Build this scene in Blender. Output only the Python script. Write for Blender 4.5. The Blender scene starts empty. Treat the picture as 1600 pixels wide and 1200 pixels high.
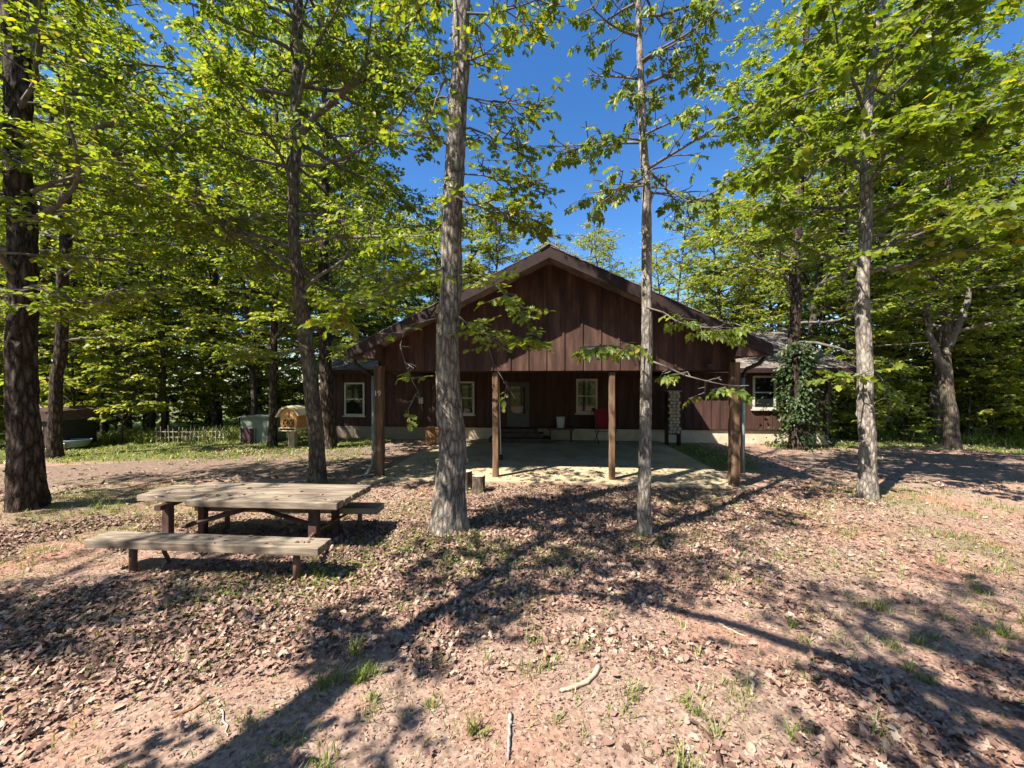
import bpy, math, random
import numpy as np
from mathutils import Vector, Matrix

# ------------------------------------------------------------------ camera, sky, sun, exposure
SC = bpy.context.scene
COL = SC.collection
EYE = 2.2
F = 600.0                      # focal length in pixels of the 1600 px wide photograph
cam_d = bpy.data.cameras.new('camera'); cam = bpy.data.objects.new('camera', cam_d); COL.objects.link(cam)
cam.location = (0, 0, EYE); cam.rotation_euler = (math.radians(90), 0, 0)
cam_d.sensor_width = 36; cam_d.lens = 36 * F / 1600; cam_d.clip_start = 0.05; cam_d.clip_end = 3000
SC.camera = cam

SUN_AZ = (-0.80, -0.60); SUN_EL = 50.0
w = bpy.data.worlds.new('World'); SC.world = w; w.use_nodes = True
nt = w.node_tree; bg = nt.nodes['Background']
sky = nt.nodes.new('ShaderNodeTexSky'); sky.sky_type = 'NISHITA'; sky.sun_disc = False
sky.sun_elevation = math.radians(SUN_EL); sky.sun_rotation = math.atan2(SUN_AZ[0], SUN_AZ[1]) % (2*math.pi)
sky.altitude = 300; sky.air_density = 1.0; sky.dust_density = 0.4; sky.ozone_density = 3.0
hs = nt.nodes.new('ShaderNodeHueSaturation'); hs.inputs['Saturation'].default_value = 1.27; hs.inputs['Hue'].default_value = 0.505
nt.links.new(sky.outputs[0], hs.inputs['Color']); nt.links.new(hs.outputs[0], bg.inputs[0]); bg.inputs[1].default_value = 0.088
sd = bpy.data.lights.new('sun', 'SUN'); sd.energy = 5.0; sd.angle = math.radians(0.5); sd.color = (1.0, 0.93, 0.82)
sun = bpy.data.objects.new('sun', sd); COL.objects.link(sun)
ce, se = math.cos(math.radians(SUN_EL)), math.sin(math.radians(SUN_EL))
h = math.hypot(*SUN_AZ)
SUNV = Vector((SUN_AZ[0]/h*ce, SUN_AZ[1]/h*ce, se))
sun.rotation_euler = SUNV.to_track_quat('Z', 'Y').to_euler()
SC.view_settings.view_transform = 'Standard'; SC.view_settings.look = 'None'
SC.view_settings.exposure = 1.45; SC.view_settings.gamma = 1.0
cy = SC.cycles
cy.max_bounces = 6; cy.diffuse_bounces = 3; cy.glossy_bounces = 2; cy.transmission_bounces = 4; cy.transparent_max_bounces = 4
cy.use_denoising = True; cy.use_adaptive_sampling = True; cy.adaptive_threshold = 0.02
cy.caustics_reflective = False; cy.caustics_refractive = False

# ------------------------------------------------------------------ small helpers
def W(px, py, d):              # a point that the photograph shows at px, py, standing at distance d
    return np.array(((px-800)/F*d, d, EYE+(600-py)/F*d))
def tag(o, label=None, cat=None, group=None, kind=None):
    if label: o['label'] = label
    if cat: o['category'] = cat
    if group: o['group'] = group
    if kind: o['kind'] = kind
    return o
def empty(name, loc=(0, 0, 0), rz=0, parent=None):
    o = bpy.data.objects.new(name, None); COL.objects.link(o); o.location = tuple(loc); o.rotation_euler = (0, 0, rz)
    o.empty_display_size = 0.2
    if parent: o.parent = parent
    return o
def thing(name, label, cat, loc=(0, 0, 0), rz=0, group=None):
    return tag(empty(name, loc, rz), label, cat, group)
def np_mesh(name, V, flat, totals, mat, parent=None, smooth=False):
    me = bpy.data.meshes.new(name)
    V = np.asarray(V, np.float32); flat = np.asarray(flat, np.int32); totals = np.asarray(totals, np.int32)
    me.vertices.add(len(V)); me.vertices.foreach_set('co', V.ravel())
    me.loops.add(len(flat)); me.loops.foreach_set('vertex_index', flat)
    me.polygons.add(len(totals))
    starts = np.concatenate(([0], np.cumsum(totals)[:-1])).astype(np.int32)
    me.polygons.foreach_set('loop_start', starts); me.polygons.foreach_set('loop_total', totals)
    if smooth: me.polygons.foreach_set('use_smooth', np.ones(len(totals), bool))
    me.update(calc_edges=True)
    for m in (mat if isinstance(mat, (list, tuple)) else [mat]): me.materials.append(m)
    o = bpy.data.objects.new(name, me); COL.objects.link(o)
    if parent: o.parent = parent
    return o
class MB:
    """collects boxes, tubes, lathes and prisms; build() links them as one mesh"""
    def __init__(s): s.v = []; s.f = []
    def add(s, verts, faces, M=None):
        b = len(s.v)
        for p in verts:
            p = Vector(p)
            s.v.append(tuple(M @ p if M is not None else p))
        s.f += [tuple(b+i for i in f) for f in faces]
        return s
    def box(s, lo, hi, M=None):
        x0, y0, z0 = lo; x1, y1, z1 = hi
        return s.add([(x0,y0,z0),(x1,y0,z0),(x1,y1,z0),(x0,y1,z0),(x0,y0,z1),(x1,y0,z1),(x1,y1,z1),(x0,y1,z1)],
            [(0,3,2,1),(4,5,6,7),(0,1,5,4),(1,2,6,5),(2,3,7,6),(3,0,4,7)], M)
    def tube(s, pts, r, sides=8, cap=True):
        pts = [Vector(p) for p in pts]; n = len(pts)
        rr = r if isinstance(r, (list, tuple)) else [r]*n
        b = len(s.v); up = None
        for i, p in enumerate(pts):
            t = (pts[min(i+1, n-1)] - pts[max(i-1, 0)]).normalized()
            if up is None: up = t.orthogonal().normalized()
            up = (up - t*up.dot(t)).normalized(); sd_ = t.cross(up)
            for k in range(sides):
                a = 2*math.pi*k/sides
                s.v.append(tuple(p + (up*math.cos(a) + sd_*math.sin(a))*rr[i]))
        for i in range(n-1):
            for k in range(sides):
                k2 = (k+1) % sides
                s.f.append((b+i*sides+k, b+i*sides+k2, b+(i+1)*sides+k2, b+(i+1)*sides+k))
        if cap:
            s.f.append(tuple(b+k for k in reversed(range(sides)))); s.f.append(tuple(b+(n-1)*sides+k for k in range(sides)))
        return s
    def lathe(s, prof, sides=24, c=(0, 0, 0), cap=True):
        b = len(s.v)
        for r, z in prof:
            for k in range(sides):
                a = 2*math.pi*k/sides; s.v.append((c[0]+r*math.cos(a), c[1]+r*math.sin(a), c[2]+z))
        for i in range(len(prof)-1):
            for k in range(sides):
                k2 = (k+1) % sides
                s.f.append((b+i*sides+k, b+i*sides+k2, b+(i+1)*sides+k2, b+(i+1)*sides+k))
        if cap:
            s.f.append(tuple(b+k for k in reversed(range(sides)))); m = len(prof)-1
            s.f.append(tuple(b+m*sides+k for k in range(sides)))
        return s
    def prism(s, poly, y0, y1, M=None):      # poly in x,z; runs from y0 to y1
        n = len(poly)
        vs = [(x, y0, z) for x, z in poly] + [(x, y1, z) for x, z in poly]
        fs = [tuple(range(n)), tuple(reversed(range(n, 2*n)))] + [(i, n+i, n+(i+1) % n, (i+1) % n) for i in range(n)]
        return s.add(vs, fs, M)
    def build(s, name, mat, parent=None, bevel=0, smooth=False):
        me = bpy.data.meshes.new(name); me.from_pydata(s.v, [], s.f); me.update()
        import bmesh
        bm = bmesh.new(); bm.from_mesh(me); bmesh.ops.recalc_face_normals(bm, faces=bm.faces); bm.to_mesh(me); bm.free()
        if smooth:
            for p in me.polygons: p.use_smooth = len(p.vertices) < 6
        me.materials.append(mat)
        o = bpy.data.objects.new(name, me); COL.objects.link(o)
        if parent: o.parent = parent
        if bevel:
            m = o.modifiers.new('bevel', 'BEVEL'); m.width = bevel; m.segments = 2; m.limit_method = 'ANGLE'; m.angle_limit = math.radians(50)
        return o
def copy_tree(o, parent=None):
    c = o.copy(); COL.objects.link(c)
    if parent: c.parent = parent
    for ch in list(o.children): copy_tree(ch, c)
    return c

# value noise, vectorised
def vnoise(P, seed=0):
    P = np.asarray(P, float); I = np.floor(P).astype(np.int64); f = P - I; f = f*f*(3-2*f)
    def hsh(ix, iy, iz):
        n = (ix*374761393 + iy*668265263 + iz*2147483647 + seed*1274126177) & 0xffffffff
        n = ((n ^ (n >> 13)) * 1274126177) & 0xffffffff
        n = (n ^ (n >> 16)) & 0xffff
        return n / 65535.0
    out = 0
    for dx in (0, 1):
        for dy in (0, 1):
            for dz in (0, 1):
                wt = (f[:,0] if dx else 1-f[:,0]) * (f[:,1] if dy else 1-f[:,1]) * (f[:,2] if dz else 1-f[:,2])
                out = out + wt*hsh(I[:,0]+dx, I[:,1]+dy, I[:,2]+dz)
    return out
def fbm(P, seed=0, octs=4):
    P = np.asarray(P, float); s = 0; a = 0.5
    for o in range(octs): s = s + a*vnoise(P*2**o, seed+o*17); a *= 0.5
    return s/(1-0.5**octs)
def norm(A):
    return A/np.maximum(np.linalg.norm(A, axis=-1, keepdims=True), 1e-9)

# ------------------------------------------------------------------ materials
def new_mat(name):
    m = bpy.data.materials.new(name); m.use_nodes = True
    t = m.node_tree; b = t.nodes['Principled BSDF']; return m, t, b
def N(t, typ, **kw):
    n = t.nodes.new(typ)
    for k, v in kw.items():
        if k.startswith('i_'):
            key = k[2:]; key = int(key) if key.isdigit() else key.replace('_', ' ')
            n.inputs[key].default_value = v
        else: setattr(n, k, v)
    return n
def ramp(t, stops):
    r = t.nodes.new('ShaderNodeValToRGB'); e = r.color_ramp.elements
    while len(e) < len(stops): e.new(0.5)
    for i, (p, c) in enumerate(stops): e[i].position = p; e[i].color = (*c, 1)
    return r
def coords(t, scale=(1, 1, 1), kind='Object'):
    tc = t.nodes.new('ShaderNodeTexCoord'); mp = t.nodes.new('ShaderNodeMapping'); mp.inputs['Scale'].default_value = scale
    t.links.new(tc.outputs[kind], mp.inputs[0]); return mp
def mat_noise(name, stops, scale=(4, 4, 4), detail=6, rough=0.85, bump=0.0, bscale=1.0, dist=0.02, distort=0.0, nscale=1.0, spec=0.3):
    m, t, b = new_mat(name); L = t.links
    mp = coords(t, scale); nz = N(t, 'ShaderNodeTexNoise', i_Scale=nscale, i_Detail=detail, i_Roughness=0.62, i_Distortion=distort)
    L.new(mp.outputs[0], nz.inputs['Vector']); r = ramp(t, stops); L.new(nz.outputs[0], r.inputs[0]); L.new(r.outputs[0], b.inputs['Base Color'])
    b.inputs['Roughness'].default_value = rough; b.inputs['Specular IOR Level'].default_value = spec
    if bump:
        bp = N(t, 'ShaderNodeBump', i_Strength=bump, i_Distance=dist)
        n2 = N(t, 'ShaderNodeTexNoise', i_Scale=nscale*bscale, i_Detail=8.0); L.new(mp.outputs[0], n2.inputs['Vector'])
        L.new(n2.outputs[0], bp.inputs['Height']); L.new(bp.outputs[0], b.inputs['Normal'])
    return m
def mat_bark(name, dark, mid, light, sx=16, sz=3.2, lichen=None, dist=0.03):
    m, t, b = new_mat(name); L = t.links
    mp = coords(t, (sx, sx, sz))
    nz = N(t, 'ShaderNodeTexNoise', i_Scale=1.3, i_Detail=5.0); L.new(mp.outputs[0], nz.inputs['Vector'])
    mix = N(t, 'ShaderNodeMixRGB', i_Fac=0.35); L.new(mp.outputs[0], mix.inputs[1]); L.new(nz.outputs[1], mix.inputs[2])
    vo = N(t, 'ShaderNodeTexVoronoi', feature='DISTANCE_TO_EDGE', i_Scale=1.0); L.new(mix.outputs[0], vo.inputs['Vector'])
    n2 = N(t, 'ShaderNodeTexNoise', i_Scale=4.0, i_Detail=6.0, i_Roughness=0.7); L.new(mp.outputs[0], n2.inputs['Vector'])
    ma = N(t, 'ShaderNodeMath', operation='MULTIPLY_ADD'); L.new(vo.outputs[0], ma.inputs[0]); ma.inputs[1].default_value = 1.1
    sub = N(t, 'ShaderNodeMath', operation='MULTIPLY_ADD'); L.new(n2.outputs[0], sub.inputs[0]); sub.inputs[1].default_value = 0.9; sub.inputs[2].default_value = -0.22
    L.new(sub.outputs[0], ma.inputs[2])
    r = ramp(t, [(0.17, dark), (0.42, mid), (0.78, light)]); L.new(ma.outputs[0], r.inputs[0])
    col = r.outputs[0]
    if lichen:
        mp2 = coords(t, (3, 3, 1.6)); n3 = N(t, 'ShaderNodeTexNoise', i_Scale=1.4, i_Detail=7.0, i_Roughness=0.7); L.new(mp2.outputs[0], n3.inputs['Vector'])
        rr = ramp(t, [(0.5, (0, 0, 0)), (0.66, (0.7, 0.7, 0.7))]); L.new(n3.outputs[0], rr.inputs[0])
        mx = N(t, 'ShaderNodeMixRGB'); mx.inputs[2].default_value = (*lichen, 1)
        L.new(rr.outputs[0], mx.inputs[0]); L.new(col, mx.inputs[1]); col = mx.outputs[0]
    L.new(col, b.inputs['Base Color']); b.inputs['Roughness'].default_value = 0.92; b.inputs['Specular IOR Level'].default_value = 0.15
    bp = N(t, 'ShaderNodeBump', i_Strength=0.9, i_Distance=dist); L.new(ma.outputs[0], bp.inputs['Height']); L.new(bp.outputs[0], b.inputs['Normal'])
    return m
def mat_leaf(name, c0, c1, c2, trans=0.5, rough=0.45, spec=0.45, tint=(1.55, 1.5, 0.55)):
    """leaf blade: colour differs leaf by leaf; part of the light passes through"""
    m, t, b = new_mat(name); L = t.links
    g = t.nodes.new('ShaderNodeNewGeometry')
    r = ramp(t, [(0.0, c0), (0.55, c1), (0.93, c2), (1.0, (c2[0]*1.5, c2[1]*1.05, c2[2]*0.8))]); L.new(g.outputs['Random Per Island'], r.inputs[0])
    L.new(r.outputs[0], b.inputs['Base Color']); b.inputs['Roughness'].default_value = rough; b.inputs['Specular IOR Level'].default_value = spec
    tr = t.nodes.new('ShaderNodeBsdfTranslucent')
    mul = N(t, 'ShaderNodeMixRGB', blend_type='MULTIPLY', i_Fac=1.0); L.new(r.outputs[0], mul.inputs[1]); mul.inputs[2].default_value = (*tint, 1)
    L.new(mul.outputs[0], tr.inputs[0])
    mx = N(t, 'ShaderNodeMixShader', i_Fac=trans); L.new(b.outputs[0], mx.inputs[1]); L.new(tr.outputs[0], mx.inputs[2])
    L.new(mx.outputs[0], t.nodes['Material Output'].inputs[0])
    return m
def mat_island(name, stops, rough=0.8, spec=0.2, noise=True):
    m, t, b = new_mat(name); L = t.links
    g = t.nodes.new('ShaderNodeNewGeometry'); r = ramp(t, stops); L.new(g.outputs['Random Per Island'], r.inputs[0])
    L.new(r.outputs[0], b.inputs['Base Color']); b.inputs['Roughness'].default_value = rough; b.inputs['Specular IOR Level'].default_value = spec
    return m
def mat_glass_dark(name, c=(0.012, 0.014, 0.014)):
    m, t, b = new_mat(name); b.inputs['Base Color'].default_value = (*c, 1); b.inputs['Roughness'].default_value = 0.04; b.inputs['Specular IOR Level'].default_value = 0.6
    return m

M = {}
M['soil'] = None
M['bark_grey'] = mat_bark('bark_grey', (0.04, 0.033, 0.028), (0.25, 0.21, 0.175), (0.52, 0.455, 0.39), 24, 6.5, (0.36, 0.34, 0.28), 0.03)
M['bark_pale'] = mat_bark('bark_pale', (0.06, 0.05, 0.042), (0.24, 0.205, 0.175), (0.48, 0.43, 0.37), 30, 9.0, (0.42, 0.40, 0.33), 0.02)
M['bark_dark'] = mat_bark('bark_dark', (0.012, 0.009, 0.007), (0.075, 0.055, 0.042), (0.19, 0.15, 0.12), 19, 4.6, None, 0.045)
M['bark_brown'] = mat_bark('bark_brown', (0.03, 0.022, 0.016), (0.13, 0.10, 0.075), (0.28, 0.23, 0.18), 24, 6.5, (0.2, 0.2, 0.13), 0.025)
M['bark_far'] = mat_noise('bark_far', [(0.3, (0.02, 0.015, 0.012)), (0.6, (0.075, 0.06, 0.048)), (0.8, (0.16, 0.14, 0.12))], (9, 9, 2), rough=0.95, bump=0.6, bscale=2, dist=0.03)
M['twig'] = mat_noise('twig', [(0.3, (0.06, 0.05, 0.042)), (0.7, (0.20, 0.175, 0.15))], (8, 8, 8), rough=0.9)
M['twig_pale'] = mat_noise('twig_pale', [(0.3, (0.22, 0.2, 0.18)), (0.7, (0.5, 0.46, 0.42))], (8, 8, 8), rough=0.9)
M['leaf_oak'] = mat_leaf('leaf_oak', (0.119, 0.166, 0.018), (0.175, 0.237, 0.025), (0.266, 0.301, 0.032))
M['leaf_hickory'] = mat_leaf('leaf_hickory', (0.105, 0.166, 0.023), (0.161, 0.224, 0.030), (0.252, 0.294, 0.040))
M['leaf_maple'] = mat_leaf('leaf_maple', (0.105, 0.160, 0.018), (0.161, 0.224, 0.025), (0.238, 0.282, 0.032))
M['leaf_far'] = mat_leaf('leaf_far', (0.132, 0.191, 0.032), (0.206, 0.273, 0.044), (0.314, 0.346, 0.060))
M['leaf_far_yellow'] = mat_leaf('leaf_far_yellow', (0.172, 0.222, 0.035), (0.251, 0.301, 0.051), (0.361, 0.358, 0.078))
M['leaf_ivy'] = mat_leaf('leaf_ivy', (0.02, 0.042, 0.011), (0.034, 0.064, 0.015), (0.06, 0.09, 0.022), trans=0.3)
M['grass'] = mat_leaf('grass_blade', (0.10, 0.16, 0.03), (0.17, 0.23, 0.045), (0.34, 0.33, 0.14), trans=0.35)
M['litter'] = mat_island('dead_leaf', [(0.0, (0.09, 0.05, 0.038)), (0.25, (0.185, 0.108, 0.082)), (0.6, (0.275, 0.172, 0.132)), (0.88, (0.35, 0.245, 0.185)), (1.0, (0.46, 0.36, 0.27))], 0.75)
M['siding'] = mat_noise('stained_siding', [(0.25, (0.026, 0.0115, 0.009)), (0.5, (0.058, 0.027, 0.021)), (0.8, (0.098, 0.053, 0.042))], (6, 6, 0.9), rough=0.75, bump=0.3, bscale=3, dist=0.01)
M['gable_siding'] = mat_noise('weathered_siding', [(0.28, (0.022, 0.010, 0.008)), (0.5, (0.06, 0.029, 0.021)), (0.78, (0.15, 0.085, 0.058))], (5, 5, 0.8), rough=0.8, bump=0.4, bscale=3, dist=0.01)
M['trim_dark'] = mat_noise('dark_trim', [(0.3, (0.012, 0.006, 0.005)), (0.7, (0.034, 0.016, 0.013))], (5, 5, 5), rough=0.7)
M['soffit'] = mat_noise('soffit_wood', [(0.3, (0.011, 0.006, 0.005)), (0.7, (0.03, 0.016, 0.013))], (2, 9, 2), rough=0.8)
M['post_wood'] = mat_noise('cedar_post', [(0.3, (0.045, 0.025, 0.014)), (0.5, (0.125, 0.072, 0.04)), (0.75, (0.28, 0.185, 0.115))], (12, 12, 1.3), rough=0.8, bump=0.5, bscale=2, dist=0.01)
M['foundation'] = mat_noise('painted_block', [(0.3, (0.42, 0.34, 0.24)), (0.7, (0.60, 0.50, 0.37))], (3, 3, 3), rough=0.9, bump=0.2)
M['concrete'] = mat_noise('patio_concrete', [(0.25, (0.27, 0.205, 0.12)), (0.5, (0.40, 0.32, 0.20)), (0.8, (0.53, 0.44, 0.29))], (1.2, 1.2, 1.2), detail=10, rough=0.85, bump=0.15, bscale=25, dist=0.004)
M['frame_white'] = mat_noise('window_frame_paint', [(0.3, (0.40, 0.37, 0.32)), (0.7, (0.56, 0.53, 0.47))], (6, 6, 6), rough=0.5)
M['glass'] = mat_glass_dark('window_glass')
M['lattice'] = mat_noise('lattice_wood', [(0.3, (0.22, 0.175, 0.13)), (0.7, (0.40, 0.335, 0.26))], (9, 9, 9), rough=0.9)
M['gutter'] = mat_noise('gutter_metal', [(0.3, (0.015, 0.014, 0.013)), (0.7, (0.04, 0.036, 0.033))], (4, 4, 4), rough=0.4)
M['downspout'] = mat_noise('downspout_metal', [(0.3, (0.13, 0.165, 0.15)), (0.7, (0.24, 0.28, 0.255))], (5, 5, 2), rough=0.45)
M['door_paint'] = mat_noise('door_paint', [(0.3, (0.07, 0.07, 0.07)), (0.7, (0.11, 0.11, 0.11))], (4, 4, 4), rough=0.6)
M['table_wood'] = mat_noise('grey_weathered_plank', [(0.28, (0.05, 0.038, 0.028)), (0.45, (0.17, 0.13, 0.095)), (0.60, (0.29, 0.235, 0.175)), (0.85, (0.44, 0.37, 0.285))], (1.6, 13, 13), detail=9, rough=0.85, bump=0.5, bscale=2, dist=0.01, distort=0.4)
M['leg_wood'] = mat_noise('dark_leg', [(0.3, (0.04, 0.022, 0.018)), (0.7, (0.11, 0.062, 0.05))], (9, 9, 2), rough=0.75)
M['rust_pipe'] = mat_noise('rusty_pipe', [(0.3, (0.09, 0.045, 0.035)), (0.6, (0.17, 0.10, 0.08)), (0.8, (0.3, 0.26, 0.23))], (14, 14, 6), rough=0.65)
M['box_grey'] = mat_noise('grey_green_paint', [(0.3, (0.13, 0.15, 0.12)), (0.7, (0.22, 0.24, 0.19))], (4, 4, 4), rough=0.8)
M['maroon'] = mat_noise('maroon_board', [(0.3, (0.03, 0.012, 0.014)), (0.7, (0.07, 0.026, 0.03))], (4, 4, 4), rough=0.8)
M['plywood'] = mat_noise('orange_plywood', [(0.3, (0.42, 0.22, 0.07)), (0.7, (0.58, 0.34, 0.13))], (3, 3, 14), rough=0.7)
M['cream'] = mat_noise('cream_board', [(0.3, (0.58, 0.48, 0.30)), (0.7, (0.72, 0.62, 0.42))], (5, 5, 5), rough=0.8)
M['letter_dark'] = mat_noise('dark_lettering', [(0.3, (0.05, 0.02, 0.01)), (0.7, (0.09, 0.035, 0.015))], (8, 8, 8), rough=0.8)
M['number_pale'] = mat_noise('number_metal', [(0.3, (0.5, 0.45, 0.36)), (0.7, (0.62, 0.57, 0.47))], (8, 8, 8), rough=0.5)
M['dead_wood'] = mat_noise('dead_wood', [(0.3, (0.32, 0.25, 0.18)), (0.7, (0.56, 0.45, 0.33))], (5, 5, 5), rough=0.85, bump=0.4)
M['grey_wood'] = mat_noise('grey_stick', [(0.3, (0.16, 0.15, 0.14)), (0.7, (0.42, 0.40, 0.37))], (14, 14, 3), rough=0.85, bump=0.5)
M['log_end'] = mat_noise('log_end', [(0.3, (0.28, 0.23, 0.165)), (0.7, (0.5, 0.43, 0.335))], (12, 3, 12), rough=0.9)
M['white_plastic'] = mat_noise('white_plastic', [(0.3, (0.62, 0.62, 0.6)), (0.7, (0.75, 0.75, 0.73))], (4, 4, 4), rough=0.45)
M['red_fabric'] = mat_noise('red_canvas', [(0.3, (0.17, 0.013, 0.022)), (0.7, (0.27, 0.022, 0.036))], (7, 7, 7), rough=0.9)
M['black_metal'] = mat_noise('black_metal', [(0.3, (0.012, 0.012, 0.012)), (0.7, (0.03, 0.03, 0.03))], (6, 6, 6), rough=0.5)
M['olive_pot'] = mat_noise('olive_pot', [(0.3, (0.17, 0.15, 0.075)), (0.7, (0.26, 0.23, 0.13))], (5, 5, 5), rough=0.7)
M['blue_plastic'] = mat_noise('pale_blue_plastic', [(0.3, (0.12, 0.16, 0.19)), (0.7, (0.2, 0.25, 0.28))], (4, 4, 4), rough=0.4)
M['brown_board'] = mat_noise('brown_board', [(0.3, (0.14, 0.07, 0.03)), (0.7, (0.26, 0.14, 0.065))], (9, 9, 2), rough=0.8)

def mat_shingle():
    m, t, b = new_mat('asphalt_shingle'); L = t.links
    tc = t.nodes.new('ShaderNodeTexCoord'); mp = N(t, 'ShaderNodeMapping'); mp.inputs['Scale'].default_value = (3.2, 3.2, 7.0)
    L.new(tc.outputs['Object'], mp.inputs[0])
    nz = N(t, 'ShaderNodeTexNoise', i_Scale=7.0, i_Detail=8.0); L.new(mp.outputs[0], nz.inputs['Vector'])
    vo = N(t, 'ShaderNodeTexVoronoi', i_Scale=1.0); L.new(mp.outputs[0], vo.inputs['Vector'])
    mx = N(t, 'ShaderNodeMixRGB', i_Fac=0.5); L.new(nz.outputs[0], mx.inputs[1]); L.new(vo.outputs[1], mx.inputs[2])
    r = ramp(t, [(0.25, (0.06, 0.046, 0.04)), (0.5, (0.14, 0.113, 0.098)), (0.75, (0.25, 0.21, 0.185))]); L.new(mx.outputs[0], r.inputs[0]); L.new(r.outputs[0], b.inputs['Base Color'])
    b.inputs['Roughness'].default_value = 0.9
    bp = N(t, 'ShaderNodeBump', i_Strength=0.5, i_Distance=0.02); L.new(mx.outputs[0], bp.inputs['Height']); L.new(bp.outputs[0], b.inputs['Normal'])
    return m
M['shingle'] = mat_shingle()

def mat_ground():
    m, t, b = new_mat('woodland_ground'); L = t.links
    mp = coords(t, (1, 1, 1))
    big = N(t, 'ShaderNodeTexNoise', i_Scale=0.7, i_Detail=5.0, i_Roughness=0.6); L.new(mp.outputs[0], big.inputs['Vector'])
    fine = N(t, 'ShaderNodeTexNoise', i_Scale=24.0, i_Detail=9.0, i_Roughness=0.75); L.new(mp.outputs[0], fine.inputs['Vector'])
    vo = N(t, 'ShaderNodeTexVoronoi', i_Scale=42.0, i_Randomness=1.0); L.new(mp.outputs[0], vo.inputs['Vector'])
    soil = ramp(t, [(0.25, (0.17, 0.112, 0.084)), (0.5, (0.30, 0.208, 0.160)), (0.75, (0.44, 0.325, 0.255))])
    mx0 = N(t, 'ShaderNodeMixRGB', i_Fac=0.4); L.new(fine.outputs[0], mx0.inputs[1]); L.new(vo.outputs[1], mx0.inputs[2])
    L.new(mx0.outputs[0], soil.inputs[0])
    red = N(t, 'ShaderNodeMixRGB', blend_type='MULTIPLY'); red.inputs[2].default_value = (1.10, 0.87, 0.78, 1)
    rr = ramp(t, [(0.45, (0, 0, 0)), (0.65, (1, 1, 1))]); L.new(big.outputs[0], rr.inputs[0]); L.new(rr.outputs[0], red.inputs[0]); L.new(soil.outputs[0], red.inputs[1])
    # grassy zones carried by the sheet itself
    at = N(t, 'ShaderNodeAttribute', attribute_name='grassy')
    gr = ramp(t, [(0.3, (0.07, 0.075, 0.025)), (0.55, (0.13, 0.14, 0.045)), (0.8, (0.24, 0.22, 0.10))]); L.new(fine.outputs[0], gr.inputs[0])
    ad = N(t, 'ShaderNodeMath', operation='MULTIPLY_ADD'); L.new(fine.outputs[0], ad.inputs[0]); ad.inputs[1].default_value = 1.4
    mi = N(t, 'ShaderNodeMath', operation='SUBTRACT'); L.new(at.outputs['Fac'], mi.inputs[0]); mi.inputs[1].default_value = 0.7
    L.new(mi.outputs[0], ad.inputs[2]); cl = N(t, 'ShaderNodeClamp'); L.new(ad.outputs[0], cl.inputs[0])
    mu = N(t, 'ShaderNodeMath', operation='MULTIPLY'); L.new(cl.outputs[0], mu.inputs[0]); L.new(at.outputs['Fac'], mu.inputs[1])
    mx = N(t, 'ShaderNodeMixRGB'); L.new(mu.outputs[0], mx.inputs[0]); L.new(red.outputs[0], mx.inputs[1]); L.new(gr.outputs[0], mx.inputs[2])
    L.new(mx.outputs[0], b.inputs['Base Color']); b.inputs['Roughness'].default_value = 0.95; b.inputs['Specular IOR Level'].default_value = 0.1
    bp = N(t, 'ShaderNodeBump', i_Strength=0.8, i_Distance=0.03); L.new(mx0.outputs[0], bp.inputs['Height']); L.new(bp.outputs[0], b.inputs['Normal'])
    return m
M['ground'] = mat_ground()
M['gravel'] = mat_noise('gravel', [(0.25, (0.10, 0.066, 0.048)), (0.5, (0.195, 0.138, 0.105)), (0.75, (0.31, 0.235, 0.185))], (1, 1, 1), detail=10, rough=0.95, bump=0.8, bscale=2.5, dist=0.03, nscale=16, spec=0.1)

# ------------------------------------------------------------------ the ground
def ground_z(x, y):
    x = np.asarray(x, float); y = np.asarray(y, float)
    P = np.stack([x*0.5, y*0.5, 0*x], -1).reshape(-1, 3)
    n = (fbm(P, 3, 3)-0.5).reshape(x.shape)*0.10 + (fbm(P*5, 9, 3)-0.5).reshape(x.shape)*0.05
    near_flat = np.clip((y-7.6)/1.0, 0, 1)*np.clip((15.5-y)/1.0, 0, 1)
    n = n*(1-0.75*near_flat) - 0.0
    R = np.hypot(x-1, y-6)
    drop = -0.055*np.clip(R-15.5, 0, 45)
    for cx, cy, rr, hh in ((-0.93, 5.62, 0.9, 0.09), (-8.1, 6.45, 1.0, 0.1), (1.92, 5.55, 0.5, 0.04), (6.7, 7.25, 0.6, 0.05)):
        n = n + hh*np.exp(-((x-cx)**2+(y-cy)**2)/(2*(rr*0.6)**2))
    return n + drop
def gz1(x, y): return float(ground_z(np.array([x]), np.array([y]))[0])
def axis_samples(segs):
    out = []
    for a, b_, s in segs: out += list(np.arange(a, b_, s))
    return np.array(out)
gx = axis_samples([(-700, -60, 80), (-60, -20, 4), (-20, -9, 0.6), (-9, 10, 0.09), (10, 22, 0.6), (22, 60, 4), (60, 701, 80)])
gy = axis_samples([(-700, -60, 80), (-60, -4, 4), (-4, 1.0, 0.5), (1.0, 9.5, 0.09), (9.5, 20, 0.5), (20, 70, 4), (70, 701, 80)])
X, Y = np.meshgrid(gx, gy); Z = ground_z(X, Y)
nx, ny = len(gx), len(gy)
idx = np.arange(nx*ny).reshape(ny, nx)
quads = np.stack([idx[:-1, :-1], idx[:-1, 1:], idx[1:, 1:], idx[1:, :-1]], -1).reshape(-1, 4)
ground = np_mesh('ground', np.stack([X, Y, Z], -1).reshape(-1, 3), quads.ravel(), np.full(len(quads), 4), M['ground'], smooth=True)
tag(ground, kind='structure')
CAB = (-3.06, 9.05, 0.0); YAW = -math.atan2(0.0958, 0.9954)
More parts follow.
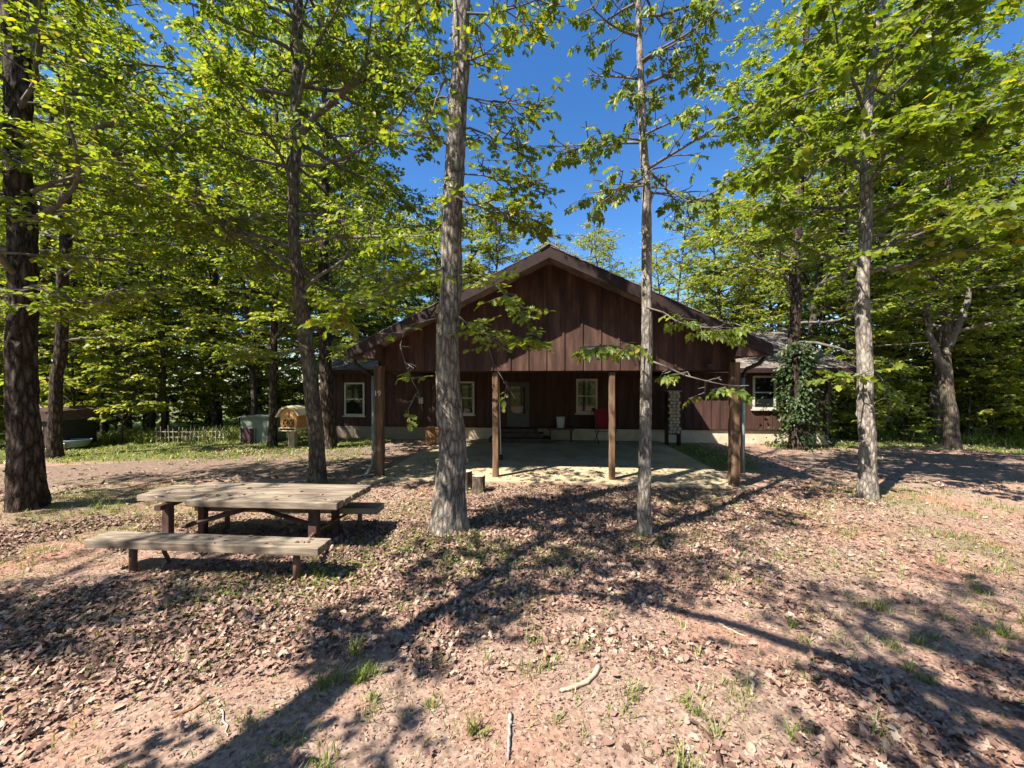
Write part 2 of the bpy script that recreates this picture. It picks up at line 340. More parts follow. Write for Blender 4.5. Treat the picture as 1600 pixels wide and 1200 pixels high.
def grassy(x, y):
    g = np.zeros_like(x)
    g = np.maximum(g, np.clip((y-10.6-0.02*x)/0.8, 0, 1)*(x < -4.6))          # lawn by the woods on the left
    g = np.maximum(g, np.clip((y-12.6)/0.8, 0, 1)*(x > 9))
    g = np.maximum(g, np.clip((np.hypot(x-1, y-6)-15)/2, 0, 1)*0.9)
    c_, s_ = math.cos(-YAW), math.sin(-YAW); u_ = c_*(x-CAB[0])-s_*(y-CAB[1]); v_ = s_*(x-CAB[0])+c_*(y-CAB[1])
    g = np.maximum(g, np.clip((u_-8.05)/0.2, 0, 1)*np.clip((10.2-u_)/1.0, 0, 1)*np.clip((v_-0.9)/0.8, 0, 1)*np.clip((6.1-v_)/0.3, 0, 1))
    patch = fbm(np.stack([x*0.8, y*0.8, 0*x+4], -1).reshape(-1, 3), 31, 3).reshape(x.shape)
    g = np.maximum(g, np.clip((patch-0.56)*5, 0, 0.6)*(y < 9))
    return g
at = ground.data.attributes.new('grassy', 'FLOAT', 'POINT')
at.data.foreach_set('value', grassy(X, Y).ravel().astype(np.float32))

def ragged_sheet(name, outline, mat, lift, step=0.25, jit=0.12, seed=1):
    """a thin sheet lying on the ground with a ragged outline"""
    pts = []
    n = len(outline)
    for i in range(n):
        a = np.array(outline[i]); b_ = np.array(outline[(i+1) % n]); m_ = max(2, int(np.linalg.norm(b_-a)/0.3))
        for k in range(m_): pts.append(a+(b_-a)*k/m_)
    pts = np.array(pts)
    nz = (fbm(np.c_[pts*1.7, 0*pts[:, 0]], seed, 3)-0.5)[:, None]*np.array([[1, 1]])*jit*6
    pts = pts + nz
    lo, hi = pts.min(0), pts.max(0)
    xs = np.arange(lo[0], hi[0], step); ys = np.arange(lo[1], hi[1], step)
    GX, GY = np.meshgrid(xs, ys)
    def inside(px, py):
        r = np.zeros(px.shape, bool); j = len(pts)-1
        for i in range(len(pts)):
            xi, yi = pts[i]; xj, yj = pts[j]
            c = ((yi > py) != (yj > py)) & (px < (xj-xi)*(py-yi)/(yj-yi+1e-12)+xi)
            r ^= c; j = i
        return r
    cx, cy_ = GX[:-1, :-1]+step/2, GY[:-1, :-1]+step/2
    ok = inside(cx, cy_)
    id_ = np.arange(GX.size).reshape(GX.shape)
    q = np.stack([id_[:-1, :-1], id_[:-1, 1:], id_[1:, 1:], id_[1:, :-1]], -1)[ok]
    used, inv = np.unique(q, return_inverse=True)
    vx, vy = GX.ravel()[used], GY.ravel()[used]
    o = np_mesh(name, np.stack([vx, vy, ground_z(vx, vy)+lift], -1), inv.ravel(), np.full(len(q), 4), mat, smooth=True)
    return tag(o, kind='structure')
ragged_sheet('gravel_drive', [(-30, 5.5), (-16, 6.9), (-10, 8.2), (-6.5, 9.1), (-3.3, 9.2), (-3.3, 14.4), (-5.4, 13.2), (-8.5, 11.4), (-14, 9.8), (-30, 9.0)], M['gravel'], 0.012, 0.15)
ragged_sheet('gravel_path', [(7.4, 8.9), (8.6, 8.9), (12, 8.4), (18, 7.4), (34, 5.5), (34, 10), (20, 11.2), (14, 12.0), (9.4, 12.2), (8.0, 11.4)], M['gravel'], 0.012, 0.15, seed=5)

# ------------------------------------------------------------------ the cabin (own frame: u along the front, v away from the camera)
cabin = thing('cabin', 'dark brown wooden cabin with a wide gabled porch over a concrete patio', 'cabin', CAB, YAW)
def cab_world(u, v, z=0): return Matrix.Translation(CAB) @ Matrix.Rotation(YAW, 4, 'Z') @ Vector((u, v, z))
WALLV = 6.2; UL, UR = -5.1, 14.05; UC = 3.92; APEX = 4.92; TIPZ = 2.83; HW = 4.38
slope = (APEX-TIPZ)/HW
# patio slab
pm = MB().box((-0.15, -0.22, -0.3), (8.05, WALLV-0.03, 0.05))
patio = pm.build('patio', M['concrete'], None, 0.015); patio.location = CAB; patio.rotation_euler = (0, 0, YAW); tag(patio, kind='structure')
# house body
FZ = 0.52
b = MB().box((UL, WALLV, FZ), (UR, WALLV+7.5, 2.72))
for u in np.arange(UL+0.02, UR, 0.305): b.box((u, WALLV-0.022, FZ+0.003), (u+0.045, WALLV-0.001, 2.70))
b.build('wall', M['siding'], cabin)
MB().box((UL+0.05, WALLV+0.04, -0.9), (UR-0.05, WALLV+7.4, FZ-0.003)).build('foundation', M['foundation'], cabin)
MB().box((UL-0.02, WALLV-0.03, 0.485), (UR+0.02, WALLV+0.035, FZ-0.004)).build('sill_board', M['trim_dark'], cabin)
# long roof, ridge along u
RZ0, RS, RD = 2.66, 0.42, 4.35
rv0 = WALLV-0.55; rvm = rv0+RD; rv1 = rvm+RD
r = MB()
for (va, vb, za, zb) in ((rv0, rvm, RZ0, RZ0+RD*RS), (rvm, rv1, RZ0+RD*RS, RZ0)):
    r.add([(UL-0.5, va, za), (UR+0.5, va, za), (UR+0.5, vb, zb), (UL-0.5, vb, zb), (UL-0.5, va, za+0.12), (UR+0.5, va, za+0.12), (UR+0.5, vb, zb+0.12), (UL-0.5, vb, zb+0.12)],
          [(0,3,2,1),(4,5,6,7),(0,1,5,4),(1,2,6,5),(2,3,7,6),(3,0,4,7)])
long_roof = r.build('roof', M['shingle'], cabin)
MB().box((UL-0.52, rv0-0.025, RZ0-0.06), (-0.75, rv0-0.002, RZ0+0.10)).build('fascia', M['trim_dark'], cabin)
MB().box((8.7, rv0-0.025, RZ0-0.06), (UR+0.52, rv0-0.002, RZ0+0.10)).build('fascia', M['trim_dark'], cabin)
# gable end walls of the long body
for uu in (UL, UR-0.1):
    g = MB()
    g.add([(uu, WALLV, 2.721), (uu, WALLV+7.5, 2.721), (uu, rvm, RZ0+RD*RS-0.01), (uu+0.1, WALLV, 2.721), (uu+0.1, WALLV+7.5, 2.721), (uu+0.1, rvm, RZ0+RD*RS-0.01)],
          [(0,1,2),(3,5,4),(0,3,4,1),(1,4,5,2),(2,5,3,0)])
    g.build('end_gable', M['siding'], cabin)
# porch roof, ridge along v
VF = -0.70; VB = 10.2; TH = 0.13
r = MB()
for s in (-1, 1):
    a0, a1 = (UC, APEX), (UC+s*HW, TIPZ)
    vs = [(a0[0], VF, a0[1]), (a1[0], VF, a1[1]), (a1[0], VB, a1[1]), (a0[0], VB, a0[1])]
    r.add([(x, y, z) for x, y, z in vs]+[(x, y, z+TH) for x, y, z in vs], [(0,1,2,3),(7,6,5,4),(0,4,5,1),(1,5,6,2),(2,6,7,3),(3,7,4,0)])
porch_roof = r.build('porch_roof', M['shingle'], cabin)
# ragged shingle edges: overlapping courses seen on the rake
sh = MB(); rng0 = random.Random(4)
for s in (-1, 1):
    k = 0.02
    while k < HW-0.05:
        L_ = 0.30
        z0 = APEX-slope*k; z1 = APEX-slope*min(k+L_, HW)
        x0 = UC+s*k; x1 = UC+s*min(k+L_, HW)
        e = VF-0.03-rng0.random()*0.02
        vs = [(x0, e, z0+TH+0.004), (x1, e, z1+TH+0.014), (x1, VB, z1+TH+0.014), (x0, VB, z0+TH+0.004), (x0, e, z0+TH+0.016), (x1, e, z1+TH+0.030), (x1, VB, z1+TH+0.030), (x0, VB, z0+TH+0.016)]
        sh.add(vs, [(0,1,2,3),(7,6,5,4),(0,4,5,1),(1,5,6,2),(2,6,7,3),(3,7,4,0)])
        k += L_
sh.build('shingle_course', M['shingle'], porch_roof)
MB().prism([(UC-0.2, APEX+TH-0.07), (UC, APEX+TH+0.045), (UC+0.2, APEX+TH-0.07), (UC+0.2, APEX+TH-0.04), (UC, APEX+TH+0.075), (UC-0.2, APEX+TH-0.04)], VF-0.06, VB).build('ridge_cap', M['shingle'], porch_roof)
# bargeboards
for s in (-1, 1):
    bb = MB()
    x0, x1 = UC, UC+s*(HW+0.0)
    bb.add([(x0, VF-0.03, APEX-0.10), (x1, VF-0.03, TIPZ-0.10), (x1, VF-0.03, TIPZ+TH-0.004), (x0, VF-0.03, APEX+TH-0.004), (x0, VF-0.002, APEX-0.10), (x1, VF-0.002, TIPZ-0.10), (x1, VF-0.002, TIPZ+TH-0.004), (x0, VF-0.002, APEX+TH-0.004)],
           [(0,1,2,3),(7,6,5,4),(0,4,5,1),(1,5,6,2),(2,6,7,3),(3,7,4,0)])
    bb.build('bargeboard', M['trim_dark'], cabin)
    # boxed return under the eave tip
    e0 = UC+s*(HW-0.62); e1 = UC+s*(HW-0.03)
    MB().prism([(e0, TIPZ+slope*0.55-0.02), (e1, TIPZ-0.02), (e1, TIPZ-0.07), (e0, TIPZ-0.07)], VF+0.004, VF+0.40).build('cornice_return', M['gable_siding'], cabin)
    # gutter along the side eave
    gt = MB(); ge = UC+s*(HW+0.055)
    pr = [(ge+0.06*math.cos(a), TIPZ+0.03+0.06*math.sin(a)) for a in np.linspace(math.pi, 2*math.pi, 9)]
    pr2 = [(ge+0.05*math.cos(a), TIPZ+0.03+0.05*math.sin(a)) for a in np.linspace(2*math.pi, math.pi, 9)]
    gt.prism(pr+pr2, VF+0.02, WALLV-0.7).build('gutter', M['gutter'], cabin)
# gable siding in the plane of the posts
SZ = 2.50
def under(u): return APEX-slope*abs(u-UC)-0.006
gs = MB()
gu0, gu1 = -0.02, 7.86
poly = [(gu0, SZ), (gu1, SZ), (gu1, under(gu1)), (UC, under(UC)), (gu0, under(gu0))]
gs.prism(poly, 0.0, 0.05)
u = gu0+0.18
while u < gu1-0.05:
    top = min(under(u), under(u+0.05))-0.004
    gs.prism([(u, SZ+0.004), (u+0.05, SZ+0.004), (u+0.05, top), (u, top)], -0.024, -0.001)
    u += 0.405
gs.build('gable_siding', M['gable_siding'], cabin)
MB().box((-0.12, 0.052, SZ-0.03), (7.95, 0.20, SZ+0.24)).build('beam', M['trim_dark'], cabin)
for s, uu in ((-1, 0.0), (1, 7.83)):
    MB().box((uu-0.07, 0.205, SZ-0.02), (uu+0.07, WALLV-0.03, SZ+0.2)).build('beam', M['trim_dark'], cabin)
# ceiling boards of the porch (collar level) and rafters
cl = MB().box((0.1, 0.22, SZ+0.25), (7.75, WALLV-0.03, SZ+0.28))
cl.build('porch_ceiling', M['soffit'], cabin)
rf = MB()
# posts
postd = [(0.0, 0.098, 2.62), (2.68, 0.070, SZ-0.035), (5.33, 0.068, SZ-0.035), (7.83, 0.090, 2.66)]
posts = []
rng0 = random.Random(8)
for k, (u, hw_, top) in enumerate(postd):
    p = MB(); v0 = 0.13 if k in (1, 2) else -0.14
    n = 9
    for i in range(n+1):
        z = 0.052+(top-0.052)*i/n; jx, jy = rng0.uniform(-.007, .007), rng0.uniform(-.007, .007); q = hw_*(1+rng0.uniform(-.05, .05))
        ch = q*0.25
        ring = [(-q+ch,-q),(q-ch,-q),(q,-q+ch),(q,q-ch),(q-ch,q),(-q+ch,q),(-q,q-ch),(-q,-q+ch)]
        p.v += [(u+x+jx, v0+y+jy, z) for x, y in ring]
    for i in range(n):
        for c in range(8): p.f.append((i*8+c, i*8+(c+1) % 8, (i+1)*8+(c+1) % 8, (i+1)*8+c))
    p.f.append(tuple(reversed(range(8)))); p.f.append(tuple(n*8+c for c in range(8)))
    posts.append(p.build('post', M['post_wood'], cabin))
def text_mesh(name, s, size, mat, parent, M_, depth=0.006):
    cu = bpy.data.curves.new(name, 'FONT'); cu.body = s; cu.size = size; cu.extrude = depth; cu.align_x = 'CENTER'; cu.align_y = 'CENTER'
    tmp = bpy.data.objects.new(name, cu); COL.objects.link(tmp)
    dg = bpy.context.evaluated_depsgraph_get(); me = bpy.data.meshes.new_from_object(tmp.evaluated_get(dg))
    bpy.data.objects.remove(tmp)
    me.name = name; me.materials.clear(); me.materials.append(mat); me.transform(M_)
    o = bpy.data.objects.new(name, me); COL.objects.link(o); o.parent = parent
    return o
FRONT = Matrix.Rotation(math.radians(90), 4, 'X')
text_mesh('house_number', '19', 0.17, M['number_pale'], posts[0], Matrix.Translation((0.0, -0.252, 1.98)) @ FRONT)
# windows and door on the wall
def window(u0, u1, z0, z1, fw=0.07, split=True):
    f = MB(); v = WALLV-0.075
    f.box((u0, v, z0), (u0+fw, WALLV-0.024, z1)).box((u1-fw, v, z0), (u1, WALLV-0.024, z1))
    f.box((u0+fw, v, z1-fw), (u1-fw, WALLV-0.024, z1)).box((u0+fw, v, z0), (u1-fw, WALLV-0.024, z0+fw))
    if split: f.box((u0+fw, v+0.008, (z0+z1)/2-0.02), (u1-fw, WALLV-0.024, (z0+z1)/2+0.02))
    fr = f.build('window', M['frame_white'], cabin, 0.004)
    MB().box((u0+fw+0.002, WALLV-0.045, z0+fw+0.002), (u1-fw-0.002, WALLV-0.027, z1-fw-0.002)).build('pane', M['glass'], fr)
    MB().box((u0-0.05, v-0.04, z0-0.05), (u1+0.05, WALLV-0.024, z0-0.003)).build('sill', M['frame_white'], fr)
window(-4.35, -3.5, 0.92, 2.26)
window(0.1, 1.0, 1.0, 2.3)
window(4.95, 5.75, 1.08, 2.4)
window(11.35, 12.15, 1.28, 2.5)
d = MB(); v = WALLV-0.07
d.box((2.28, v, 0.55), (2.44, WALLV-0.024, 2.27)).box((3.0, v, 0.55), (3.16, WALLV-0.024, 2.27)).box((2.44, v, 2.1), (3.0, WALLV-0.024, 2.27)).box((2.44, v, 0.55), (3.0, WALLV-0.024, 1.05))
door = d.build('door', M['door_paint'], cabin, 0.004)
MB().box((2.442, WALLV-0.05, 1.052), (2.998, WALLV-0.03, 2.098)).build('pane', M['glass'], door)
MB().tube([(3.08, v-0.04, 1.25), (3.08, v-0.06, 1.33), (3.08, v-0.04, 1.41)], 0.012).build('handle', M['black_metal'], door)
st = MB().box((1.7, WALLV-0.95, 0.052), (4.0, WALLV-0.06, 0.20)).box((1.9, WALLV-0.55, 0.2), (3.7, WALLV-0.06, 0.36)).box((2.0, WALLV-0.4, 0.36), (3.5, WALLV-0.06, 0.5))
st.build('door_steps', M['leg_wood'], cabin, 0.006)
# lattice skirt on the left wing
lt = MB()
u0, u1, z0, z1 = UL+0.1, -0.3, 0.03, 0.47
for sgn, vv in ((1, WALLV-0.06), (-1, WALLV-0.045)):
    k = u0-(z1-z0)
    while k < u1:
        a, b2 = (k, z0), (k+(z1-z0), z1)
        if sgn < 0: a, b2 = (k, z1), (k+(z1-z0), z0)
        def clipu(p, q):
            (x0, y0), (x1, y1) = p, q
            if x1 <= u0 or x0 >= u1: return None
            if x0 < u0: y0 = y0+(y1-y0)*(u0-x0)/(x1-x0); x0 = u0
            if x1 > u1: y1 = y0+(y1-y0)*(u1-x0)/(x1-x0); x1 = u1
            return (x0, y0), (x1, y1)
        c = clipu(a, b2)
        if c:
            (x0, y0), (x1, y1) = c; dx, dz = (y0-y1), (x1-x0); l = math.hypot(dx, dz) or 1; dx, dz = dx/l*0.019, dz/l*0.019
            lt.prism([(x0-dx, y0-dz), (x1-dx, y1-dz), (x1+dx, y1+dz), (x0+dx, y0+dz)], vv, vv+0.012)
        k += 0.115
lt.box((u0-0.04, WALLV-0.075, z1), (u1+0.04, WALLV-0.03, z1+0.012)).box((u0-0.04, WALLV-0.075, z0-0.03), (u1+0.04, WALLV-0.03, z0))
lt.build('lattice_skirt', M['lattice'], cabin)
# downspouts
def downspout(pts, rad, mat, name='downspout'):
    return MB().tube(pts, rad, 10).build(name, mat, cabin, smooth=True)
ge = UC+HW+0.055
downspout([(ge, -0.30, 2.84), (ge, -0.30, 2.74), (ge-0.10, -0.28, 2.62), (ge-0.30, -0.2, 2.52), (8.06, -0.10, 2.44), (8.03, -0.08, 2.34)], 0.042, M['gutter'], 'gutter_elbow')
downspout([(8.03, -0.08, 2.33), (8.03, -0.08, 1.2), (8.03, -0.08, 0.3)], 0.045, M['downspout'])
gl = UC-HW-0.055
downspout([(gl, -0.30, 2.84), (gl, -0.30, 2.7), (-0.40, -0.2, 2.55), (-0.19, -0.05, 2.4)], 0.042, M['gutter'], 'gutter_elbow')
downspout([(-0.19, -0.05, 2.39), (-0.19, -0.05, 0.42), (-0.20, -0.07, 0.3), (-0.26, -0.32, 0.09)], 0.045, M['downspout'])
downspout([(13.9, WALLV-0.5, 2.62), (13.86, WALLV-0.12, 2.4), (13.85, WALLV-0.09, 0.3), (13.85, WALLV-0.2, 0.14), (13.8, WALLV-0.5, 0.06)], 0.05, M['gutter'])
# wall plate, porch lamp (unlit), crawl vent
MB().box((-1.25, WALLV-0.05, 1.42), (-1.08, WALLV-0.024, 1.66)).build('meter_plate', M['frame_white'], cabin, 0.004)
MB().lathe([(0.05, 0), (0.075, 0.04), (0.085, 0.10), (0.04, 0.15)], 12, (7.35, -0.10, 2.53)).build('porch_lamp', M['gutter'], cabin)
MB().box((8.9, WALLV+0.02, 0.30), (9.3, WALLV+0.038, 0.36)).build('crawl_vent', M['frame_white'], cabin)
MB().box((-0.62, WALLV-0.3, 0.0), (-0.52, WALLV-0.2, 2.6)).build('corner_post', M['siding'], cabin)

# ------------------------------------------------------------------ picnic table (one welded frame: top, two benches, legs)
tb = thing('picnic_table', 'weathered grey plank picnic table with benches at the left of the clearing', 'picnic table', (-3.6, 5.1, 0))
def TL(x, y, z): return (x+3.6, y-5.1, z)
def plank(mb, a, b_, wdt, th, z, jit=0.0):
    """a plank from a to b (ground points of its centre line), top at z"""
    a = np.array(a, float); b_ = np.array(b_, float); dr = (b_-a)/np.linalg.norm(b_-a); nr = np.array((-dr[1], dr[0]))
    c = [a-nr*wdt/2, b_-nr*wdt/2, b_+nr*wdt/2, a+nr*wdt/2]
    mb.add([TL(p[0], p[1], z-th) for p in c]+[TL(p[0], p[1], z) for p in c], [(0,3,2,1),(4,5,6,7),(0,1,5,4),(1,2,6,5),(2,3,7,6),(3,0,4,7)])
tt = MB()
A0, A1 = np.array((-4.22, 4.96)), np.array((-2.20, 4.82))
nrm = np.array((0.069, 0.9976))
for k, (ext, dz) in enumerate(((0.0, 0), (0.88, -0.004), (0.90, 0.003), (0.86, 0.0), (0.5, -0.003))):
    off = nrm*(0.085+k*0.184)
    plank(tt, A0+off-np.array((1, -0.069))*ext, A1+off+np.array((1, -.069))*0.01*k, 0.170, 0.085, 0.70+dz)
tt.build('tabletop', M['table_wood'], tb, 0.007)
def bench(a, b_, z):
    mb = MB(); a = np.array(a, float); b_ = np.array(b_, float); dr = (b_-a)/np.linalg.norm(b_-a); nr = np.array((-dr[1], dr[0]))
    for k in (-1, 1): plank(mb, a+nr*0.068*k, b_+nr*0.068*k, 0.130, 0.09, z+0.002*k)
    mb.build('bench', M['table_wood'], tb, 0.007)
bench((-4.86, 4.50), (-2.08, 4.27), 0.43)
bench((-4.7, 5.82), (-1.93, 5.66), 0.41)
def leg(x, y, top, r=0.038, mat='rust_pipe', kick=(0, 0)):
    g0 = gz1(x+kick[0], y+kick[1])-0.05
    MB().tube([TL(x, y, top), TL(x+kick[0]*.3, y+kick[1]*.3, top*0.55), TL(x+kick[0], y+kick[1], g0)], r, 10).build('leg', M[mat], tb, smooth=True)
leg(-4.38, 4.44, 0.34); leg(-2.40, 4.28, 0.34); leg(-4.1, 4.50, 0.34, 0.022, 'rust_pipe', (-0.12, 0.25))
leg(-2.25, 5.68, 0.32, 0.035); leg(-4.3, 5.80, 0.32, 0.035)
def sleg(x, y, s=0.045):
    MB().box(TL(x-s, y-s, gz1(x, y)-0.05), TL(x+s, y+s, 0.612)).build('leg', M['leg_wood'], tb, 0.006)
sleg(-4.62, 5.16); sleg(-4.52, 5.62); sleg(-2.60, 5.05, 0.055); sleg(-2.55, 5.55)
MB().box(TL(-4.66, 5.0, 0.55), TL(-4.58, 5.72, 0.612)).build('cross_rail', M['leg_wood'], tb)
MB().box(TL(-2.66, 4.93, 0.55), TL(-2.54, 5.66, 0.612)).build('cross_rail', M['leg_wood'], tb)
MB().tube([TL(-3.9, 5.3, 0.6), TL(-2.62, 5.3, 0.22)], 0.03, 8).build('brace', M['leg_wood'], tb)
MB().tube([TL(-3.2, 5.3, 0.6), TL(-4.58, 5.34, 0.22)], 0.03, 8).build('brace', M['leg_wood'], tb)
MB().tube([TL(-4.1, 4.5, 0.335), TL(-4.15, 4.9, 0.28), TL(-4.5, 5.3, 0.22), TL(-4.2, 5.75, 0.31)], 0.02, 8).build('bench_arm', M['rust_pipe'], tb, smooth=True)
MB().tube([TL(-2.42, 4.3, 0.33), TL(-2.6, 5.1, 0.24), TL(-2.4, 5.66, 0.31)], 0.02, 8).build('bench_arm', M['rust_pipe'], tb, smooth=True)

# ------------------------------------------------------------------ barn-shaped post box, coop box, fence and the far left
bx = thing('barn_post_box', 'small orange plywood box shaped like a barn on a wooden post, lettered J', 'post box', (W(459, 698, 13.5)[0], 13.5, 0), math.radians(-9))
Z0 = 0.60
body = [(-0.31, Z0+0.09), (0.31, Z0+0.09), (0.33, Z0+0.52), (0.20, Z0+0.70), (0.0, Z0+0.78), (-0.20, Z0+0.70), (-0.33, Z0+0.52)]
MB().prism(body, -0.25, 0.35).build('body', M['plywood'], bx)
rfp = [(-0.43, Z0+0.44), (-0.25, Z0+0.70), (0.0, Z0+0.80), (0.25, Z0+0.70), (0.40, Z0+0.50), (0.43, Z0+0.53), (0.27, Z0+0.745), (0.0, Z0+0.85), (-0.27, Z0+0.745), (-0.46, Z0+0.47)]
MB().prism(rfp, -0.33, 0.42).build('roof', M['cream'], bx)
tr = MB().box((-0.33, -0.33, Z0-0.02), (0.33, -0.26, Z0+0.005)).box((-0.33, -0.33, Z0+0.075), (0.33, -0.26, Z0+0.1)).box((-0.33, -0.33, Z0+0.005), (-0.28, -0.26, Z0+0.075)).box((0.28, -0.33, Z0+0.005), (0.33, -0.26, Z0+0.075)).box((-0.36, -0.255, Z0-0.02), (0.33, 0.36, Z0+0.085))
tr.build('tray', M['cream'], bx)
MB().box((-0.277, -0.275, Z0+0.007), (0.277, -0.258, Z0+0.073)).build('tray_slot', M['letter_dark'], bx)
text_mesh('letter', 'J', 0.22, M['letter_dark'], bx, Matrix.Translation((0.02, -0.258, Z0+0.57)) @ FRONT)
for cx in (-0.115, 0.105):
    dd = MB().box((cx-0.10, -0.262, Z0+0.12), (cx+0.10, -0.252, Z0+0.37)).build('barn_door', M['letter_dark'], bx)
    xx = MB()
    for s in (-1, 1):
        xx.prism([(cx-s*0.09, Z0+0.125), (cx-s*0.06, Z0+0.125), (cx+s*0.09, Z0+0.365), (cx+s*0.06, Z0+0.365)], -0.272-0.003*s, -0.264)
    xx.prism([(cx-0.012, Z0+0.2), (cx+0.012, Z0+0.2), (cx+0.012, Z0+0.21), (cx-0.012, Z0+0.21)], -0.268, -0.263)
    xx.build('cross_brace', M['plywood'], dd)
MB().box((-0.09, -0.06, -0.1), (0.07, 0.08, Z0-0.021)).box((-0.17, -0.07, -0.1), (-0.11, -0.02, Z0-0.021)).build('post', M['dead_wood'], bx)
# grey box with dark opening
c0 = W(399, 692, 14.4)
cp = thing('animal_hutch', 'grey green boxy hutch with dark opening beside a thin tree', 'hutch', (c0[0], 14.4, -0.05), math.radians(-6))
k = MB().prism([(-0.58, 0.0), (0.58, 0.0), (0.58, 1.0), (-0.62, 0.98)], 0.0, 0.9).build('box', M['box_grey'], cp, 0.01)
MB().box((-0.66, -0.08, 1.0), (0.64, 0.95, 1.035)).build('lid', M['downspout'], cp, 0.008)
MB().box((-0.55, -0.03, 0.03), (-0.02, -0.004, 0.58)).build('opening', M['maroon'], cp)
MB().box((-0.60, -0.05, 0.0), (-0.552, -0.004, 0.60)).build('opening_frame', M['box_grey'], cp)
MB().box((-0.018, -0.05, 0.0), (0.02, -0.004, 0.6)).build('opening_frame', M['box_grey'], cp)
# rustic picket fence
f0 = W(246, 684, 14.7); f1 = W(345, 682, 14.5)
fn = thing('picket_fence', 'low rustic twig picket fence at the edge of the left woods', 'fence', (f0[0], f0[1], gz1(f0[0], f0[1])))
rng0 = random.Random(3); Lf = f1[0]-f0[0]
rl = MB().tube([(0, 0, 0.22), (Lf/2, 0.02, 0.25), (Lf, 0, 0.22)], 0.02, 6).tube([(0, 0, 0.45), (Lf/2, 0.02, 0.43), (Lf, 0, 0.46)], 0.02, 6); rl.build('rail', M['lattice'], fn)
for i in range(17):
    x = Lf*i/16
    MB().tube([(x, -0.03, -0.05), (x+rng0.uniform(-.05, .05), -0.03, 0.62+rng0.uniform(-.1, .12))], [0.02, 0.012], 6).build('picket', M['lattice'], fn)
# dark shed and clutter behind the left trees
s0 = W(96, 693, 13.0)
sh_ = thing('small_shed', 'small dark shed with a rusty roof behind the left trunks', 'shed', (s0[0]-0.95, 13.2, 0))
MB().box((-0.75, 0, 0), (0.42, 1.4, 0.95)).build('wall', M['black_metal'], sh_)
MB().prism([(-0.85, 0.95), (0.5, 0.92), (0.3, 1.25), (-0.2, 1.38), (-0.8, 1.25)], -0.12, 1.5).build('roof', M['leg_wood'], sh_)
MB().box((0.16, -0.02, 0.05), (0.26, -0.003, 0.92)).build('door_frame', M['leg_wood'], sh_)
MB().box((-0.1, -0.015, 0.62), (0.1, -0.003, 0.75)).build('sign', M['box_grey'], sh_)
b0 = W(120, 694, 13.6)
tub = MB().lathe([(0.30, 0), (0.38, 0.2), (0.41, 0.24), (0.38, 0.24), (0.33, 0.06)], 20, cap=True).build('wash_tub', M['blue_plastic'], None, smooth=True)
tub.location = (b0[0], 13.6, 0.0); tub.scale = (1.1, 0.8, 1); tag(tub, 'pale blue plastic tub on the grass by the dark shed', 'tub')
b0 = W(89, 712, 12.0)
bk = MB().lathe([(0.10, 0), (0.13, 0.3), (0.14, 0.31), (0.12, 0.31), (0.09, 0.05)], 16).build('pail', M['white_plastic'], None, smooth=True)
bk.location = (b0[0]+0.05, 12.0, 0.02); tag(bk, 'white pail standing in grass close to the dark left trunk', 'pail')

# ------------------------------------------------------------------ porch and yard clutter
def stump(px, py, d, r_, h_, label, seed):
    t = thing('log_stump', label, 'stump', (W(px, py, d)[0], d, gz1(W(px, py, d)[0], d)-0.03), 0, 'cut log stumps at the patio edge')
    rg = random.Random(seed); n = 20; m = MB(); rr = [r_*(1+rg.uniform(-.1, .1)) for _ in range(n)]
    for i, z in enumerate((0, h_*0.3, h_*0.7, h_)):
        for k in range(n): m.v.append((rr[k]*(1.12-0.12*min(1, i))*math.cos(2*math.pi*k/n), rr[k]*(1.12-0.12*min(1, i))*math.sin(2*math.pi*k/n), z))
    for i in range(3):
        for k in range(n): m.f.append((i*n+k, i*n+(k+1) % n, (i+1)*n+(k+1) % n, (i+1)*n+k))
    m.build('bark', M['bark_brown'], t, smooth=True)
    m = MB(); m.v = [(rr[k]*math.cos(2*math.pi*k/n)*0.99, rr[k]*math.sin(2*math.pi*k/n)*0.99, z) for z in (h_-0.02, h_+0.004) for k in range(n)]
    m.f = [tuple(n+k for k in range(n)), tuple(reversed(range(n)))]+[(k, (k+1) % n, n+(k+1) % n, n+k) for k in range(n)]
    m.build('cut_face', M['dead_wood'], t)
stump(748, 770, 7.75, 0.125, 0.37, 'upright log stump in front of the patio, clear of the big trunk', 1)
stump(727, 764, 8.0, 0.13, 0.40, 'upright log stump half hidden by the big grey trunk', 2)
pl = W(705, 752, 8.55)
pt = thing('planter_pot', 'wide olive planter pot on the patio edge behind the big trunk', 'planter', (pl[0], 8.62, 0.05))
MB().lathe([(0.22, 0), (0.33, 0.38), (0.36, 0.40), (0.36, 0.45), (0.32, 0.45), (0.30, 0.30)], 28).build('pot', M['olive_pot'], pt, smooth=True)
MB().lathe([(0.30, 0.33), (0.2, 0.37), (0.02, 0.38)], 20).build('potting_soil', M['leg_wood'], pt)
sp = W(582, 757, 8.55)
so = MB().add([(-0.17,-0.3,0),(0.17,-0.3,0),(0.17,0.3,0),(-0.17,0.3,0),(-0.15,-0.3,0.05),(0.15,-0.3,0.05),(0.15,0.28,0.09),(-0.15,0.28,0.09),(-0.1,-0.3,0.025),(0.1,-0.3,0.025),(0.1,0.24,0.04),(-0.1,0.24,0.04)],
    [(0,3,2,1),(0,1,5,9,8,4),(1,2,6,5),(2,3,7,6),(3,0,4,7),(4,8,11,7),(5,6,10,9),(7,11,10,6),(8,9,10,11)]).build('splash_block', M['concrete'], None, 0.006)
so.location = (sp[0]+0.02, 8.55, 0.015); so.rotation_euler = (0, 0, math.radians(-32)); tag(so, 'pale concrete splash block under the left downspout', 'splash block')
